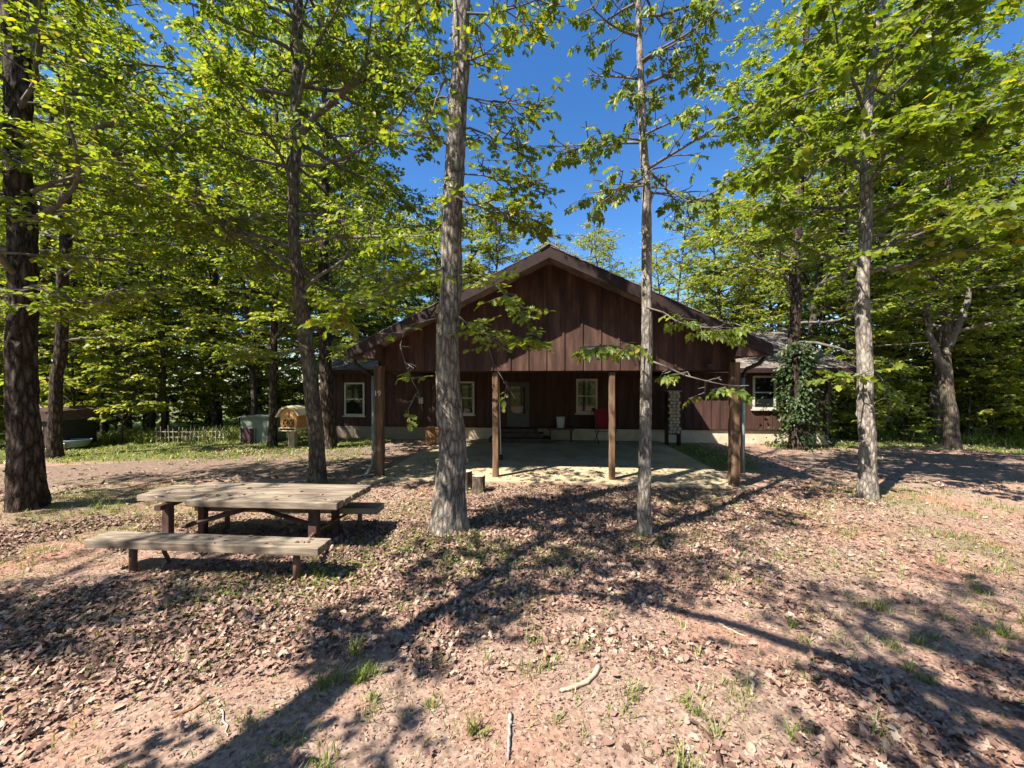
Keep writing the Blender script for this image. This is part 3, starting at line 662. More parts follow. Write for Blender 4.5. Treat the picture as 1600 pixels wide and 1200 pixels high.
# bucket, folding chair, pole, crate under the porch
q = cab_world(4.35, WALLV-0.35, 0.052)
bu = thing('bucket', 'white plastic bucket on the shaded porch by the back wall', 'bucket', q)
MB().lathe([(0.13, 0), (0.16, 0.36), (0.17, 0.37), (0.17, 0.40), (0.15, 0.40), (0.12, 0.05)], 20).build('pail_body', M['white_plastic'], bu, smooth=True)
MB().tube([(0.165*math.cos(a), -0.02-0.06*math.sin(a), 0.38-0.15*math.sin(a)) for a in np.linspace(0, math.pi, 11)], 0.005, 6).build('handle', M['black_metal'], bu)
bu.location.z = 0.56
st2 = thing('step_stool', 'low dark wooden bench under the white bucket', 'bench', cab_world(4.35, WALLV-0.38, 0.052), YAW)
MB().box((-0.5, -0.2, 0.44), (0.5, 0.2, 0.505)).build('seat', M['leg_wood'], st2)
for sx in (-0.42, 0.36): MB().box((sx, -0.18, 0), (sx+0.06, 0.18, 0.44)).build('leg', M['leg_wood'], st2)
ch = thing('folding_chair', 'red canvas chair on the dark porch below the right window', 'chair', cab_world(5.95, WALLV-0.7, 0.052), YAW+0.15)
MB().add([(-0.3,-0.25,0.45),(0.3,-0.25,0.45),(0.28,0.2,0.40),(-0.28,0.2,0.40),(-0.3,-0.25,0.47),(0.3,-0.25,0.47),(0.28,0.2,0.42),(-0.28,0.2,0.42)], [(0,3,2,1),(4,5,6,7),(0,1,5,4),(1,2,6,5),(2,3,7,6),(3,0,4,7)]).build('seat', M['red_fabric'], ch)
MB().add([(-0.3,0.22,0.52),(0.3,0.22,0.52),(0.3,0.40,1.22),(-0.3,0.40,1.22),(-0.3,0.24,0.52),(0.3,0.24,0.52),(0.3,0.42,1.22),(-0.3,0.42,1.22)], [(0,3,2,1),(4,5,6,7),(0,1,5,4),(1,2,6,5),(2,3,7,6),(3,0,4,7)]).build('backrest', M['red_fabric'], ch)
for sx in (-0.32, 0.32):
    MB().tube([(sx, -0.3, 0.0), (sx, 0.2, 0.5), (sx, 0.42, 1.22)], 0.014, 8).build('back_leg', M['black_metal'], ch)
    MB().tube([(sx, 0.35, 0.0), (sx, -0.28, 0.46), (sx, -0.3, 0.68), (sx, 0.2, 0.70)], 0.014, 8).build('front_leg', M['black_metal'], ch)
pw = W(781, 715, 10.9)
po = thing('pole_with_foot', 'long thin pale pole with dark foot standing behind the second post', 'pole', (pw[0], 10.9, 0.052))
MB().tube([(0.03, -0.02, 0.15), (0.0, -0.02, 1.3), (-0.04, -0.02, 2.55)], 0.011, 8).build('shaft', M['white_plastic'], po)
MB().box((-0.06, -0.06, 0.0), (0.09, 0.04, 0.15)).build('foot', M['black_metal'], po, 0.01)
cw = cab_world(-0.2, WALLV-1.4, 0.052)
cr = thing('wooden_box', 'tall brown wooden box beside the big trunk, at the back of the patio', 'box', cw, YAW)
MB().box((-0.26, -0.2, 0), (0.26, 0.2, 0.56)).build('crate_body', M['brown_board'], cr, 0.01)
MB().box((-0.29, -0.23, 0.56), (0.29, 0.23, 0.60)).build('lid', M['brown_board'], cr, 0.008)

# firewood held in a narrow rack against the right wing
fw = cab_world(8.35, WALLV-0.75, 0)
rk = thing('firewood_rack', 'narrow firewood rack beside the right wing wall', 'rack', (fw.x, fw.y, 0), YAW)
for sx in (-0.275, 0.145): MB().box((sx, -0.2, 0), (sx+0.025, 0.2, 1.93)).build('upright', M['leg_wood'], rk)
MB().box((-0.30, -0.22, 1.93), (0.20, 0.22, 1.965)).build('cap_board', M['lattice'], rk)
MB().box((-0.249, -0.2, 0.42), (0.144, 0.2, 0.46)).build('bottom_board', M['leg_wood'], rk)
rg = random.Random(6)
def log_mesh(r_):
    m = MB(); n = 14; rr = [r_*(1+rg.uniform(-.13, .10)) for _ in range(n)]
    for y in (-0.24, -0.23, 0.23, 0.24):
        s_ = 0.9 if abs(y) > 0.235 else 1
        for k in range(n): m.v.append((rr[k]*s_*math.cos(2*math.pi*k/n), y, rr[k]*s_*math.sin(2*math.pi*k/n)))
    for i in range(3):
        for k in range(n): m.f.append((i*n+k, (i+1)*n+k, (i+1)*n+(k+1) % n, i*n+(k+1) % n))
    m.f.append(tuple(range(n))); m.f.append(tuple(3*n+k for k in reversed(range(n))))
    o = m.build('firewood_log', M['log_end'], None)
    return o
rotm = Matrix.Rotation(YAW, 4, 'Z')
logs = [log_mesh(0.062) for _ in range(4)]
cnt = 0
for row in range(13):
    for c in range(3):
        src = logs[cnt % 4]; o = src if cnt < 4 else src.copy()
        if cnt >= 4: COL.objects.link(o)
        p = Vector((-0.185+0.125*c+(0.02 if row % 2 else -0.02)+rg.uniform(-.008, .008), rg.uniform(-.05, .03), 0.525+row*0.113))
        p = rotm @ p; o.location = (fw.x+p.x, fw.y+p.y, p.z); o.rotation_euler = (0, rg.uniform(0, 6.28), YAW)
        tag(o, 'pale round firewood log stacked in the narrow rack by the right wing', 'log', 'firewood logs in the rack'); cnt += 1

# sticks on the soil
def stick(pxs, r_, label, mat, seed, taper=0.55):
    pts = []
    for px, py in pxs:
        d_ = EYE*F/(py-600.0); x = (px-800)/F*d_; pts.append((x, d_, gz1(x, d_)+r_*0.8))
    n = 14; P = []
    A = np.array(pts); tt_ = np.linspace(0, len(A)-1, n)
    for t_ in tt_:
        i = min(int(t_), len(A)-2); f_ = t_-i; P.append(A[i]*(1-f_)+A[i+1]*f_)
    P = np.array(P); rgn = np.random.default_rng(seed); P[1:-1, :2] += rgn.normal(0, 0.006, (n-2, 2))
    rr = [r_*(1-(1-taper)*i/(n-1))*(1+rgn.uniform(-.12, .12)) for i in range(n)]
    o = MB().tube([tuple(p-P[0]) for p in P], rr, 8).build('stick', M[mat], None, smooth=True); o.location = tuple(P[0])
    tag(o, label, 'stick', 'fallen sticks on the bare soil')
stick([(936, 1047), (920, 1070), (900, 1080), (876, 1087)], 0.020, 'thick pale bent stick lying on bare soil', 'dead_wood', 1)
stick([(797, 1123), (795, 1160), (793, 1199)], 0.014, 'straight grey stick pointing at the viewer on bare soil', 'grey_wood', 2)
stick([(1172, 1050), (1177, 1070), (1174, 1088)], 0.016, 'short pale stick lying alone on the right soil', 'dead_wood', 3)
stick([(1122, 972), (1145, 984), (1165, 992)], 0.010, 'thin tan twig in the shaded soil right of centre', 'dead_wood', 4)
stick([(270, 1128), (300, 1116), (318, 1106)], 0.010, 'thin brown twig at the lower left among dead leaves', 'brown_board', 5)
stick([(340, 1110), (350, 1136), (356, 1160)], 0.006, 'thin pale straw twig at the lower left', 'dead_wood', 6)

# ------------------------------------------------------------------ leaves and trees
def tpl_leaf(w=0.36, fold=0.10, curl=0.12):      # base at 0, tip at y=1; two halves folded on the midrib
    V = np.array([(0,0,0),(w*0.75,0.30,fold*.8),(w*0.85,0.62,fold*.6),(0,1,-curl),(-w*0.85,0.62,fold*.6),(-w*0.75,0.30,fold*.8)])
    return V, np.array([0,1,2,3, 0,3,4,5]), np.array([4,4])
def tpl_quad(w=0.45):
    V = np.array([(0,0,0),(w*0.8,0.48,0.10),(0,1,-0.08),(-w*0.8,0.52,0.06)]); return V, np.array([0,1,2,3]), np.array([4])
def tpl_oak(curl=0.12):
    half = [(0.04,0.0),(0.10,0.16),(0.30,0.22),(0.13,0.36),(0.42,0.50),(0.20,0.60),(0.34,0.80),(0.12,0.84)]
    V = [(0,0,0)]+[(x,y,0.25*x-curl*y*y) for x, y in half]+[(0,1,-curl)]+[(-x,y,0.25*x-curl*y*y) for x, y in reversed(half)]
    n = len(V); t_ = len(half)+1
    return np.array(V), np.array(list(range(0, t_+1))+[0]+list(range(t_, n))), np.array([t_+1, 1+n-t_])
def tpl_maple(curl=0.15):
    half = [(0.16,-0.05),(0.46,0.10),(0.30,0.28),(0.56,0.48),(0.27,0.50),(0.26,0.74)]
    V = [(0,0,0)]+[(x,y,0.15*x-curl*y*y) for x, y in half]+[(0,1,-curl)]+[(-x,y,0.15*x-curl*y*y) for x, y in reversed(half)]
    n = len(V); t_ = len(half)+1
    return np.array(V), np.array(list(range(0, t_+1))+[0]+list(range(t_, n))), np.array([t_+1, 1+n-t_])
def tpl_compound():                                # five leaflets on a stalk
    Vs, Fs, Ts = [], [], []; b_ = 0
    V0, F0, T0 = tpl_leaf(0.31, 0.08, 0.3)
    for ang, at_, sz in ((0, 0.48, 0.60), (52, 0.44, 0.52), (-52, 0.44, 0.52), (66, 0.26, 0.36), (-66, 0.26, 0.36)):
        a = math.radians(ang); V = V0*sz
        V = np.c_[V[:,0]*math.cos(a)+V[:,1]*math.sin(a), -V[:,0]*math.sin(a)+V[:,1]*math.cos(a), V[:,2]]+np.array((0, at_, -0.05))
        Vs.append(V); Fs.append(F0+b_); Ts.append(T0); b_ += len(V)
    return np.concatenate(Vs), np.concatenate(Fs), np.concatenate(Ts)
TPL = dict(leaf=tpl_leaf(), quad=tpl_quad(), oak=tpl_oak(), maple=tpl_maple(), compound=tpl_compound())
def place(tpl, P, A, Nn, S):
    """stamp a template at P along axis A with normal Nn and size S"""
    V0, F0, T0 = tpl; A = norm(A); side = norm(np.cross(A, Nn)); Nn = np.cross(side, A)
    V = P[:, None, :] + S[:, None, None]*(V0[None, :, 0:1]*side[:, None, :] + V0[None, :, 1:2]*A[:, None, :] + V0[None, :, 2:3]*Nn[:, None, :])
    n = len(P); Fl = (F0[None, :] + (np.arange(n)*len(V0))[:, None]).ravel()
    return V.reshape(-1, 3), Fl, np.tile(T0, n)
class Tubes:
    def __init__(s): s.V = []; s.Fq = []; s.n = 0
    def add(s, P, R, sides=6):
        P = np.asarray(P, float); R = np.asarray(R, float); n = len(P)
        T = norm(np.gradient(P, axis=0)); ref = np.array((0.31, 0.27, 0.91)) if abs(T[0, 2]) < 0.8 else np.array((0.93, 0.2, 0.1))
        U = norm(np.cross(T, ref)); B = np.cross(T, U)
        a = np.linspace(0, 2*np.pi, sides, endpoint=False)
        ring = P[:, None, :]+R[:, None, None]*(U[:, None, :]*np.cos(a)[None, :, None]+B[:, None, :]*np.sin(a)[None, :, None])
        s.V.append(ring.reshape(-1, 3))
        i = np.arange(n-1)[:, None]*sides; k = np.arange(sides)[None, :]; k2 = (k+1) % sides
        s.Fq.append((np.stack([i+k, i+k2, i+sides+k2, i+sides+k], -1).reshape(-1, 4)+s.n)); s.n += n*sides
    def prisms(s, P0, P1, r0, r1):
        """many thin three sided twigs at once"""
        T = norm(P1-P0); U = norm(np.cross(T, np.array((0.31, 0.27, 0.91)))); B = np.cross(T, U); n = len(P0)
        a = np.linspace(0, 2*np.pi, 3, endpoint=False); c = np.cos(a)[None, :, None]; sn = np.sin(a)[None, :, None]
        off = U[:, None, :]*c+B[:, None, :]*sn
        V = np.concatenate([P0[:, None, :]+off*r0, P1[:, None, :]+off*r1], 1)
        f = np.array([(0,1,4,3),(1,2,5,4),(2,0,3,5)])
        s.V.append(V.reshape(-1, 3)); s.Fq.append((f[None]+(np.arange(n)*6)[:, None, None]).reshape(-1, 4)+s.n); s.n += n*6
    def build(s, name, mat, parent, base):
        V = np.concatenate(s.V)-np.asarray(base); F_ = np.concatenate(s.Fq)
        return np_mesh(name, V, F_.ravel(), np.full(len(F_), 4), mat, parent, smooth=True)
def interp_path(P, R, step):
    P = np.asarray(P, float); R = np.asarray(R, float)
    s = np.r_[0, np.cumsum(np.linalg.norm(np.diff(P, axis=0), axis=1))]; n = max(3, int(s[-1]/step)); q = np.linspace(0, s[-1], n)
    Pn = np.stack([np.interp(q, s, P[:, k]) for k in range(3)], -1); Rn = np.interp(q, s, R)
    for _ in range(3):                                     # round the corners
        m = Pn.copy(); m[1:-1] = (Pn[:-2]+2*Pn[1:-1]+Pn[2:])/4; Pn = m
    return Pn, Rn
def trunk_mesh(P, R, mat, parent, base, sides=56, step=0.035, seed=0, rough=0.07, flare=0.5, ridge=0.05):
    Pn, Rn = interp_path(P, R, step); z = Pn[:, 2]-Pn[0, 2]
    a = np.linspace(0, 2*np.pi, sides, endpoint=False)
    lob = 1+0.35*np.sin(a*3+seed)+0.2*np.sin(a*5+seed*2)
    fl = flare*np.exp(-z/0.28)[:, None]*lob[None, :]*0.6
    Q = np.stack([np.cos(a)[None, :]*1.6+0*z[:, None], np.sin(a)[None, :]*1.6+0*z[:, None], z[:, None]*1.1+0*a[None, :]], -1).reshape(-1, 3)
    n1 = (fbm(Q, seed, 3).reshape(len(z), sides)-0.5)*2*rough*2.0
    Q2 = np.stack([np.cos(a)[None, :]*9+0*z[:, None], np.sin(a)[None, :]*9+0*z[:, None], z[:, None]*4.5+0*a[None, :]], -1).reshape(-1, 3)
    n2 = (np.abs(fbm(Q2, seed+5, 3).reshape(len(z), sides)-0.5)*2)*ridge*3-ridge
    kn = np.zeros_like(n1); rk = np.random.default_rng(seed+500)
    for _ in range(int(z[-1]*1.3)):
        z0, a0, am, sz = rk.uniform(0.4, z[-1]), rk.uniform(0, 6.283), rk.uniform(0.08, 0.28), rk.uniform(0.04, 0.09)
        da = (a[None, :]-a0+np.pi) % (2*np.pi)-np.pi; kn = kn+am*np.exp(-((z[:, None]-z0)/sz)**2-(da/0.35)**2)
    Pn = Pn.copy(); Pn[:, 0] += (fbm(np.c_[z*0.8, 0*z+seed, 0*z], 61, 2)-0.5)*Rn*0.7*np.clip(z, 0, 1); Pn[:, 1] += (fbm(np.c_[z*0.8, 0*z+seed, 0*z+7], 62, 2)-0.5)*Rn*0.7*np.clip(z, 0, 1)
    rr = Rn[:, None]*(1+fl+n1+n2+kn)
    V = np.stack([Pn[:, 0:1]+rr*np.cos(a), Pn[:, 1:2]+rr*np.sin(a), Pn[:, 2:3]+0*rr], -1).reshape(-1, 3)-np.asarray(base)
    i = np.arange(len(z)-1)[:, None]*sides; k = np.arange(sides)[None, :]; k2 = (k+1) % sides
    F_ = np.stack([i+k, i+k2, i+sides+k2, i+sides+k], -1).reshape(-1, 4)
    return np_mesh('trunk', V, F_.ravel(), np.full(len(F_), 4), mat, parent, smooth=True)
def wander(p0, d0, L, rng, wig=0.16, lift=0.03, step=0.28):
    n = max(4, int(L/step)); P = [np.array(p0, float)]; d = np.array(d0, float)/np.linalg.norm(d0)
    for i in range(n):
        d = d+rng.normal(0, wig, 3)*np.array((1, 1, 0.8)); d[2] += lift; d = d/np.linalg.norm(d); P.append(P[-1]+d*L/n)
    return np.array(P)
def sprays(segs, tubes, rng, per_m, twigL, k, size, tpl, droop=0.25, tilt=0.45, flat=0.5, twig_r=0.006, spread=0.9, keep=None):
    """twigs with leaves on a list of branch segments (P0, P1, weight)"""
    P0 = np.array([s[0] for s in segs]); P1 = np.array([s[1] for s in segs]); wt = np.array([s[2] for s in segs])
    Ls = np.linalg.norm(P1-P0, axis=1); cnt_ = rng.poisson(Ls*per_m*wt); ii = np.repeat(np.arange(len(segs)), cnt_); n = len(ii)
    if n == 0: return np.zeros((0, 3)), np.zeros((0, 3)), np.zeros((0, 3)), np.zeros(0)
    t_ = rng.random(n)[:, None]; st_ = P0[ii]*(1-t_)+P1[ii]*t_; D = norm(P1-P0)[ii]
    lat = norm(np.cross(D, np.array((0, 0, 1.0)))+1e-6)*np.where(rng.random(n) < .5, -1, 1)[:, None]
    td = D*0.55+lat*spread+rng.normal(0, 0.35, (n, 3)); td[:, 2] = td[:, 2]*flat-0.04; td = norm(td)
    tl = twigL*rng.uniform(0.5, 1.35, n)[:, None]; en = st_+td*tl; en[:, 2] -= 0.10*tl[:, 0]*droop*2
    tubes.prisms(st_, en, twig_r, twig_r*0.4)
    j = np.tile(np.arange(k), n); m_ = np.repeat(np.arange(n), k)
    tt_ = (0.22+0.78*(j+0.5+rng.uniform(-.35, .35, n*k))/k)[:, None]
    pos = st_[m_]*(1-tt_)+en[m_]*tt_
    dv = norm(en-st_)[m_]; sd_ = norm(np.cross(dv, np.array((0, 0, 1.0)))+1e-6)
    sg = np.where(j % 2 == 0, 1, -1)[:, None]; last = (j == k-1)[:, None]
    ax = dv*np.where(last, 1.2, 0.55)+sd_*sg*np.where(last, 0.1, 0.95)+rng.normal(0, 0.3, (n*k, 3)); ax[:, 2] -= droop
    nm = np.array((0, 0, 1.0))+rng.normal(0, tilt, (n*k, 3))
    sz = size*rng.uniform(0.6, 1.2, n*k)
    return pos, ax, nm, sz
def crown(name, leaves, tpl, mat, parent, base):
    P = np.concatenate([l[0] for l in leaves]); A = np.concatenate([l[1] for l in leaves]); Nn = np.concatenate([l[2] for l in leaves]); S = np.concatenate([l[3] for l in leaves])
    V, Fl, T = place(TPL[tpl], P-np.asarray(base), A, Nn, S)
    return np_mesh(name, V, Fl, T, mat, parent)
def branch_set(tubes, segs, p0, d0, L, r0, rng, subs=6, wig=0.16, lift=0.03, sub_len=0.5, sides=7, leaf_from=0.3, subwig=0.2, sub_wt=1.0):
    P = wander(p0, d0, L, rng, wig, lift); n = len(P)
    tubes.add(P, np.linspace(r0, max(r0*0.22, 0.006), n), sides)
    for i in range(int(n*leaf_from), n-1): segs.append((P[i], P[i+1], 0.5 if i < n*0.6 else 1.0))
    for c in range(subs):
        f_ = 0.22+0.75*(c+rng.random()*0.8)/subs; i = min(int(f_*(n-1)), n-2); D = P[i+1]-P[i]; D = D/np.linalg.norm(D)
        lat = np.cross(D, (0, 0, 1.0)); lat = lat/max(np.linalg.norm(lat), 1e-6)*(1 if c % 2 else -1)
        dd = D*0.7+lat*0.85+rng.normal(0, 0.22, 3); dd[2] = dd[2]*0.7+0.02
        l2 = L*sub_len*(1.1-0.75*f_)*rng.uniform(0.7, 1.2)
        Q = wander(P[i], dd, l2, rng, subwig, 0.0, 0.22)
        tubes.add(Q, np.linspace(max(r0*(1-0.75*f_)*0.55, 0.008), 0.005, len(Q)), 5)
        for q in range(1 if len(Q) > 3 else 0, len(Q)-1): segs.append((Q[q], Q[q+1], sub_wt))
    return P

GROUP_NEAR = 'tall trees standing in the clearing'
def hero(name, label, path, d, widths, bark, leaf, tpl, seed, zr, nb, Lr, elev, per_m, twigL, k, size, droop=0.25, extra=(), top=None, r_b=0.05, azr=(0, 360), subs=6, lift=0.03, flare=0.5, rough=0.07, ridge=0.05, limbs=(), lowfac=1.0, tilt=0.45, cat='tree', group=GROUP_NEAR, twig='twig'):
    rng = np.random.default_rng(seed)
    P = [W(px, py, d) for px, py in path]; R = [w_/2/F*d/math.hypot(1, (px-800)/F) for w_, (px, py) in zip(widths, path)]
    P[0][2] = gz1(P[0][0], P[0][1])-0.12
    if top is not None:
        t_ = P[-1].copy(); dr = P[-1]-P[-2]; dr = dr/np.linalg.norm(dr); z = t_[2]
        while z < top:
            t_ = t_+(dr+rng.normal(0, 0.05, 3))*1.0; P.append(t_.copy()); z = t_[2]; R.append(max(R[-1]*0.88, 0.02))
    base = P[0].copy(); base[2] += 0.12
    root = thing(name, label, cat, base, 0, group)
    trunk_mesh(P, R, M[bark], root, base, seed=seed, flare=flare, rough=rough, ridge=ridge)
    Pn, Rn = interp_path(P, R, 0.1)
    tubes = Tubes(); segs = []; leaves = []
    for b_ in range(nb):
        z = zr[0]+(zr[1]-zr[0])*((b_+rng.random())/nb)
        i = int(np.argmin(np.abs(Pn[:, 2]-z))); az = math.radians(rng.uniform(*azr)) if azr != (0, 360) else (b_*2.399+rng.normal(0, 0.3))
        el = math.radians(rng.uniform(*elev)); L = rng.uniform(*Lr)*(1-0.35*(z-zr[0])/max(zr[1]-zr[0], 1e-3))
        dd = np.array((math.cos(az)*math.cos(el), math.sin(az)*math.cos(el), math.sin(el)))
        branch_set(tubes, segs, Pn[i], dd, L, min(r_b, Rn[i]*0.55)*L/Lr[1]+0.008, rng, subs, lift=lift)
    for lm in limbs:                                        # limbs drawn through points
        q = [np.array(p, float) for p in lm['pts']]; LP, LR = interp_path(q, np.linspace(lm['r'], lm['r']*lm.get('taper', 0.35), len(q)), 0.2)
        LP[1:] += rng.normal(0, 0.02, (len(LP)-1, 3)); tubes.add(LP, LR, 9)
        ns = lm.get('subs', 5)
        for c in range(ns):
            f_ = lm.get('f0', 0.3)+(0.98-lm.get('f0', 0.3))*(c+rng.random()*.7)/max(ns, 1); i = min(int(f_*(len(LP)-1)), len(LP)-2); D = LP[i+1]-LP[i]; D = D/np.linalg.norm(D)
            lat = np.cross(D, (0, 0, 1.0)); lat = lat/max(np.linalg.norm(lat), 1e-6)*(1 if c % 2 else -1)
            dd = D*0.6+lat*0.9+rng.normal(0, .25, 3); dd[2] *= 0.6
            branch_set(tubes, segs, LP[i], dd, lm.get('sl', 1.4)*rng.uniform(.6, 1.2), max(LR[i]*0.5, 0.01), rng, lm.get('ss', 3), sub_wt=lm.get('lw', 1.0))
        if lm.get('tip', True):
            for i in range(int(len(LP)*0.6), len(LP)-1): segs.append((LP[i], LP[i+1], lm.get('lw', 1.0)))
    leaves.append(sprays(segs, tubes, rng, per_m, twigL, k, size, tpl, droop, tilt))
    tubes.build('branches', M[twig], root, base)
    crown('crown', leaves, tpl, M[leaf], root, base)
    return root

# --- the trees one can tell apart in the clearing
hero('oak_tree', 'thick dark barked oak trunk at the far left edge', [(42, 805), (40, 700), (37, 600), (31, 400), (28, 200), (22, 0), (12, -300)], 6.45, [70, 60, 55, 52, 48, 44, 34],
     'bark_dark', 'leaf_oak', 'leaf', 11, (3.4, 9.8), 26, (1.8, 3.4), (-8, 30), 13, 0.34, 7, 0.105, top=11, flare=0.35, rough=0.06, ridge=0.07,
     limbs=[dict(pts=[W(45, 90, 6.45), W(62, 20, 6.6), W(70, -120, 6.9), W(90, -260, 7.2)], r=0.13, subs=6, sl=1.8),
            dict(pts=[W(50, 300, 6.45), W(140, 262, 6.3), W(240, 300, 6.2), W(330, 320, 6.1)], r=0.035, subs=8, sl=1.0),
            dict(pts=[W(10, 470, 6.4), W(60, 440, 6.1), W(130, 480, 5.9), W(190, 450, 5.8)], r=0.03, subs=5, sl=0.8)])
hero('oak_tree', 'leaning dark trunk just behind the far left oak', [(84, 716), (88, 640), (95, 500), (103, 320), (106, 220), (110, 60)], 11.5, [27, 24, 22, 20, 17, 13],
     'bark_dark', 'leaf_oak', 'leaf', 12, (3.4, 15), 34, (2.0, 3.8), (-8, 35), 9, 0.42, 7, 0.13, top=16,
     limbs=[dict(pts=[W(104, 240, 11.5), W(138, 215, 11.2), W(165, 190, 11), W(230, 195, 10.6), W(310, 215, 10.2)], r=0.11, subs=9, sl=2.0),
            dict(pts=[W(100, 330, 11.5), W(170, 370, 11), W(250, 345, 10.8)], r=0.05, subs=7, sl=1.6)])
hero('hickory_tree', 'brown leaning trunk behind the picnic table', [(495, 757), (493, 680), (486, 600), (478, 520), (467, 430), (457, 330), (460, 240), (462, 130), (466, -60)], 8.4, [28, 25, 24, 23, 20, 18, 18, 18, 15],
     'bark_brown', 'leaf_hickory', 'leaf', 13, (4.2, 13), 42, (2.4, 4.8), (-10, 35), 14, 0.36, 7, 0.11, top=15, droop=0.4,
     limbs=[dict(pts=[W(461, 215, 8.4), W(505, 170, 8.2), W(560, 120, 8.1), W(605, 60, 8.0), W(650, -40, 8)], r=0.085, subs=9, sl=1.5),
            dict(pts=[W(460, 135, 8.4), W(520, 125, 8.2), W(640, 122, 8.0), W(690, 116, 7.9)], r=0.035, subs=6, sl=1.2),
            dict(pts=[W(478, 540, 8.4), W(440, 555, 8.8), W(380, 552, 9.2), W(360, 540, 9.5)], r=0.03, subs=5, sl=0.8),
            dict(pts=[W(462, 330, 8.4), W(380, 345, 8.2), W(270, 330, 8.0)], r=0.035, subs=8, sl=1.1)])
hero('oak_tree', 'large grey mottled trunk in the centre before the porch', [(700, 838), (700, 780), (701, 700), (700, 600), (701, 480), (705, 330), (711, 200), (717, 80), (720, 0), (727, -300)], 5.62, [54, 48, 43, 38, 34, 31, 29, 27, 26, 20],
     'bark_grey', 'leaf_oak', 'oak', 14, (8.4, 13), 15, (1.6, 3.0), (0, 40), 7.5, 0.33, 5, 0.115, top=15, flare=0.6,
     limbs=[dict(pts=[W(705, 410, 5.6), W(660, 425, 5.3), W(610, 445, 5.0), W(550, 475, 4.85), W(515, 510, 4.8)], r=0.018, subs=8, sl=0.55, ss=2, lw=4.0),
            dict(pts=[W(712, 430, 5.6), W(760, 425, 5.2), W(800, 455, 5.0), W(822, 500, 4.95)], r=0.014, subs=4, sl=0.25, ss=1, lw=4.5),
            dict(pts=[W(712, 490, 5.6), W(745, 525, 5.3), W(790, 530, 5.1), W(830, 532, 5.05)], r=0.014, subs=5, sl=0.28, ss=2, lw=4.5),
            dict(pts=[W(700, 300, 5.6), W(740, 320, 5.3), W(790, 335, 5.2), W(840, 345, 5.2)], r=0.018, subs=7, sl=0.45, ss=2, lw=4.5),
            dict(pts=[W(690, 495, 5.6), W(640, 500, 5.45), W(611, 520, 5.35), W(628, 560, 5.3), W(648, 600, 5.25), W(662, 640, 5.2)], r=0.011, subs=6, sl=0.3, ss=2, lw=0.0),
            dict(pts=[W(764, 545, 5.4), W(770, 580, 5.3), W(790, 610, 5.2), W(805, 625, 5.2)], r=0.008, subs=4, sl=0.15, ss=1, lw=0.0),
            dict(pts=[W(712, 200, 5.6), W(770, 215, 5.5), W(830, 250, 5.4)], r=0.018, subs=6, sl=0.5, ss=2),
            dict(pts=[W(720, 20, 5.6), W(770, 25, 5.4), W(820, 5, 5.3), W(870, -10, 5.2)], r=0.018, subs=7, sl=0.5, ss=2, lw=2.5),
            dict(pts=[W(714, 150, 5.6), W(760, 165, 5.5), W(800, 150, 5.4), W(845, 175, 5.3)], r=0.014, subs=7, sl=0.45, ss=2, lw=2),
            dict(pts=[W(708, 270, 5.6), W(750, 265, 5.4), W(800, 290, 5.3), W(850, 300, 5.3)], r=0.014, subs=7, sl=0.4, ss=2, lw=2),
            dict(pts=[W(718, 0, 5.6), W(690, -30, 5.3), W(640, 0, 5.1)], r=0.016, subs=6, sl=0.5, ss=2, lw=2),
            dict(pts=[W(716, 90, 5.6), W(750, 110, 5.4), W(780, 70, 5.3)], r=0.016, subs=5, sl=0.4, ss=2),
            dict(pts=[W(696, 120, 5.6), W(683, 150, 5.5), W(670, 185, 5.45)], r=0.02, subs=3, sl=0.4, ss=2),
            dict(pts=[W(706, 230, 5.6), W(660, 200, 5.3), W(620, 210, 5.1)], r=0.016, subs=5, sl=0.4, ss=2)])
hero('hickory_tree', 'slender pale hickory trunk right of centre with sparse drooping leaves', [(1006, 840), (1007, 780), (1009, 700), (1011, 560), (1010, 440), (1009, 300), (1004, 200), (1001, 100), (998, 0), (995, -250)], 5.55, [23, 20, 19, 18, 16.5, 14, 12, 10, 9, 6],
     'bark_pale', 'leaf_hickory', 'compound', 15, (4.8, 9.2), 22, (0.9, 1.7), (-25, 25), 7.0, 0.17, 2, 0.17, droop=0.95, top=10, flare=0.45, subs=5, r_b=0.022, lift=0.0, tilt=0.5, rough=0.08,
     limbs=[dict(pts=[W(1012, 545, 5.5), W(980, 545, 5.2), W(945, 540, 5.0), W(915, 535, 4.9)], r=0.012, subs=6, sl=0.28, ss=1, lw=4.0),
            dict(pts=[W(1010, 480, 5.5), W(1060, 505, 5.3), W(1120, 510, 5.1), W(1150, 520, 5.0)], r=0.013, subs=6, sl=0.3, ss=1, lw=4.0),
            dict(pts=[W(1020, 565, 5.5), W(1050, 582, 5.3), W(1095, 590, 5.15), W(1115, 605, 5.1), W(1160, 608, 5.0)], r=0.014, subs=5, sl=0.35, ss=1, lw=0.5),
            dict(pts=[W(1006, 290, 5.5), W(985, 285, 5.4), W(970, 290, 5.3), W(940, 320, 5.2)], r=0.014, subs=4, sl=0.4, ss=2, lw=1.2),
            dict(pts=[W(1010, 292, 5.5), W(1040, 303, 5.4), W(1075, 302, 5.3), W(1110, 325, 5.2)], r=0.015, subs=4, sl=0.4, ss=2, lw=1.0),
            dict(pts=[W(1004, 220, 5.5), W(960, 218, 5.3), W(900, 228, 5.1), W(870, 240, 5.0)], r=0.014, subs=6, sl=0.4, ss=2, lw=1.4),
            dict(pts=[W(1003, 95, 5.5), W(1040, 62, 5.3), W(1085, 58, 5.1), W(1130, 10, 5.0)], r=0.02, subs=6, sl=0.5, ss=2, lw=1.2)])
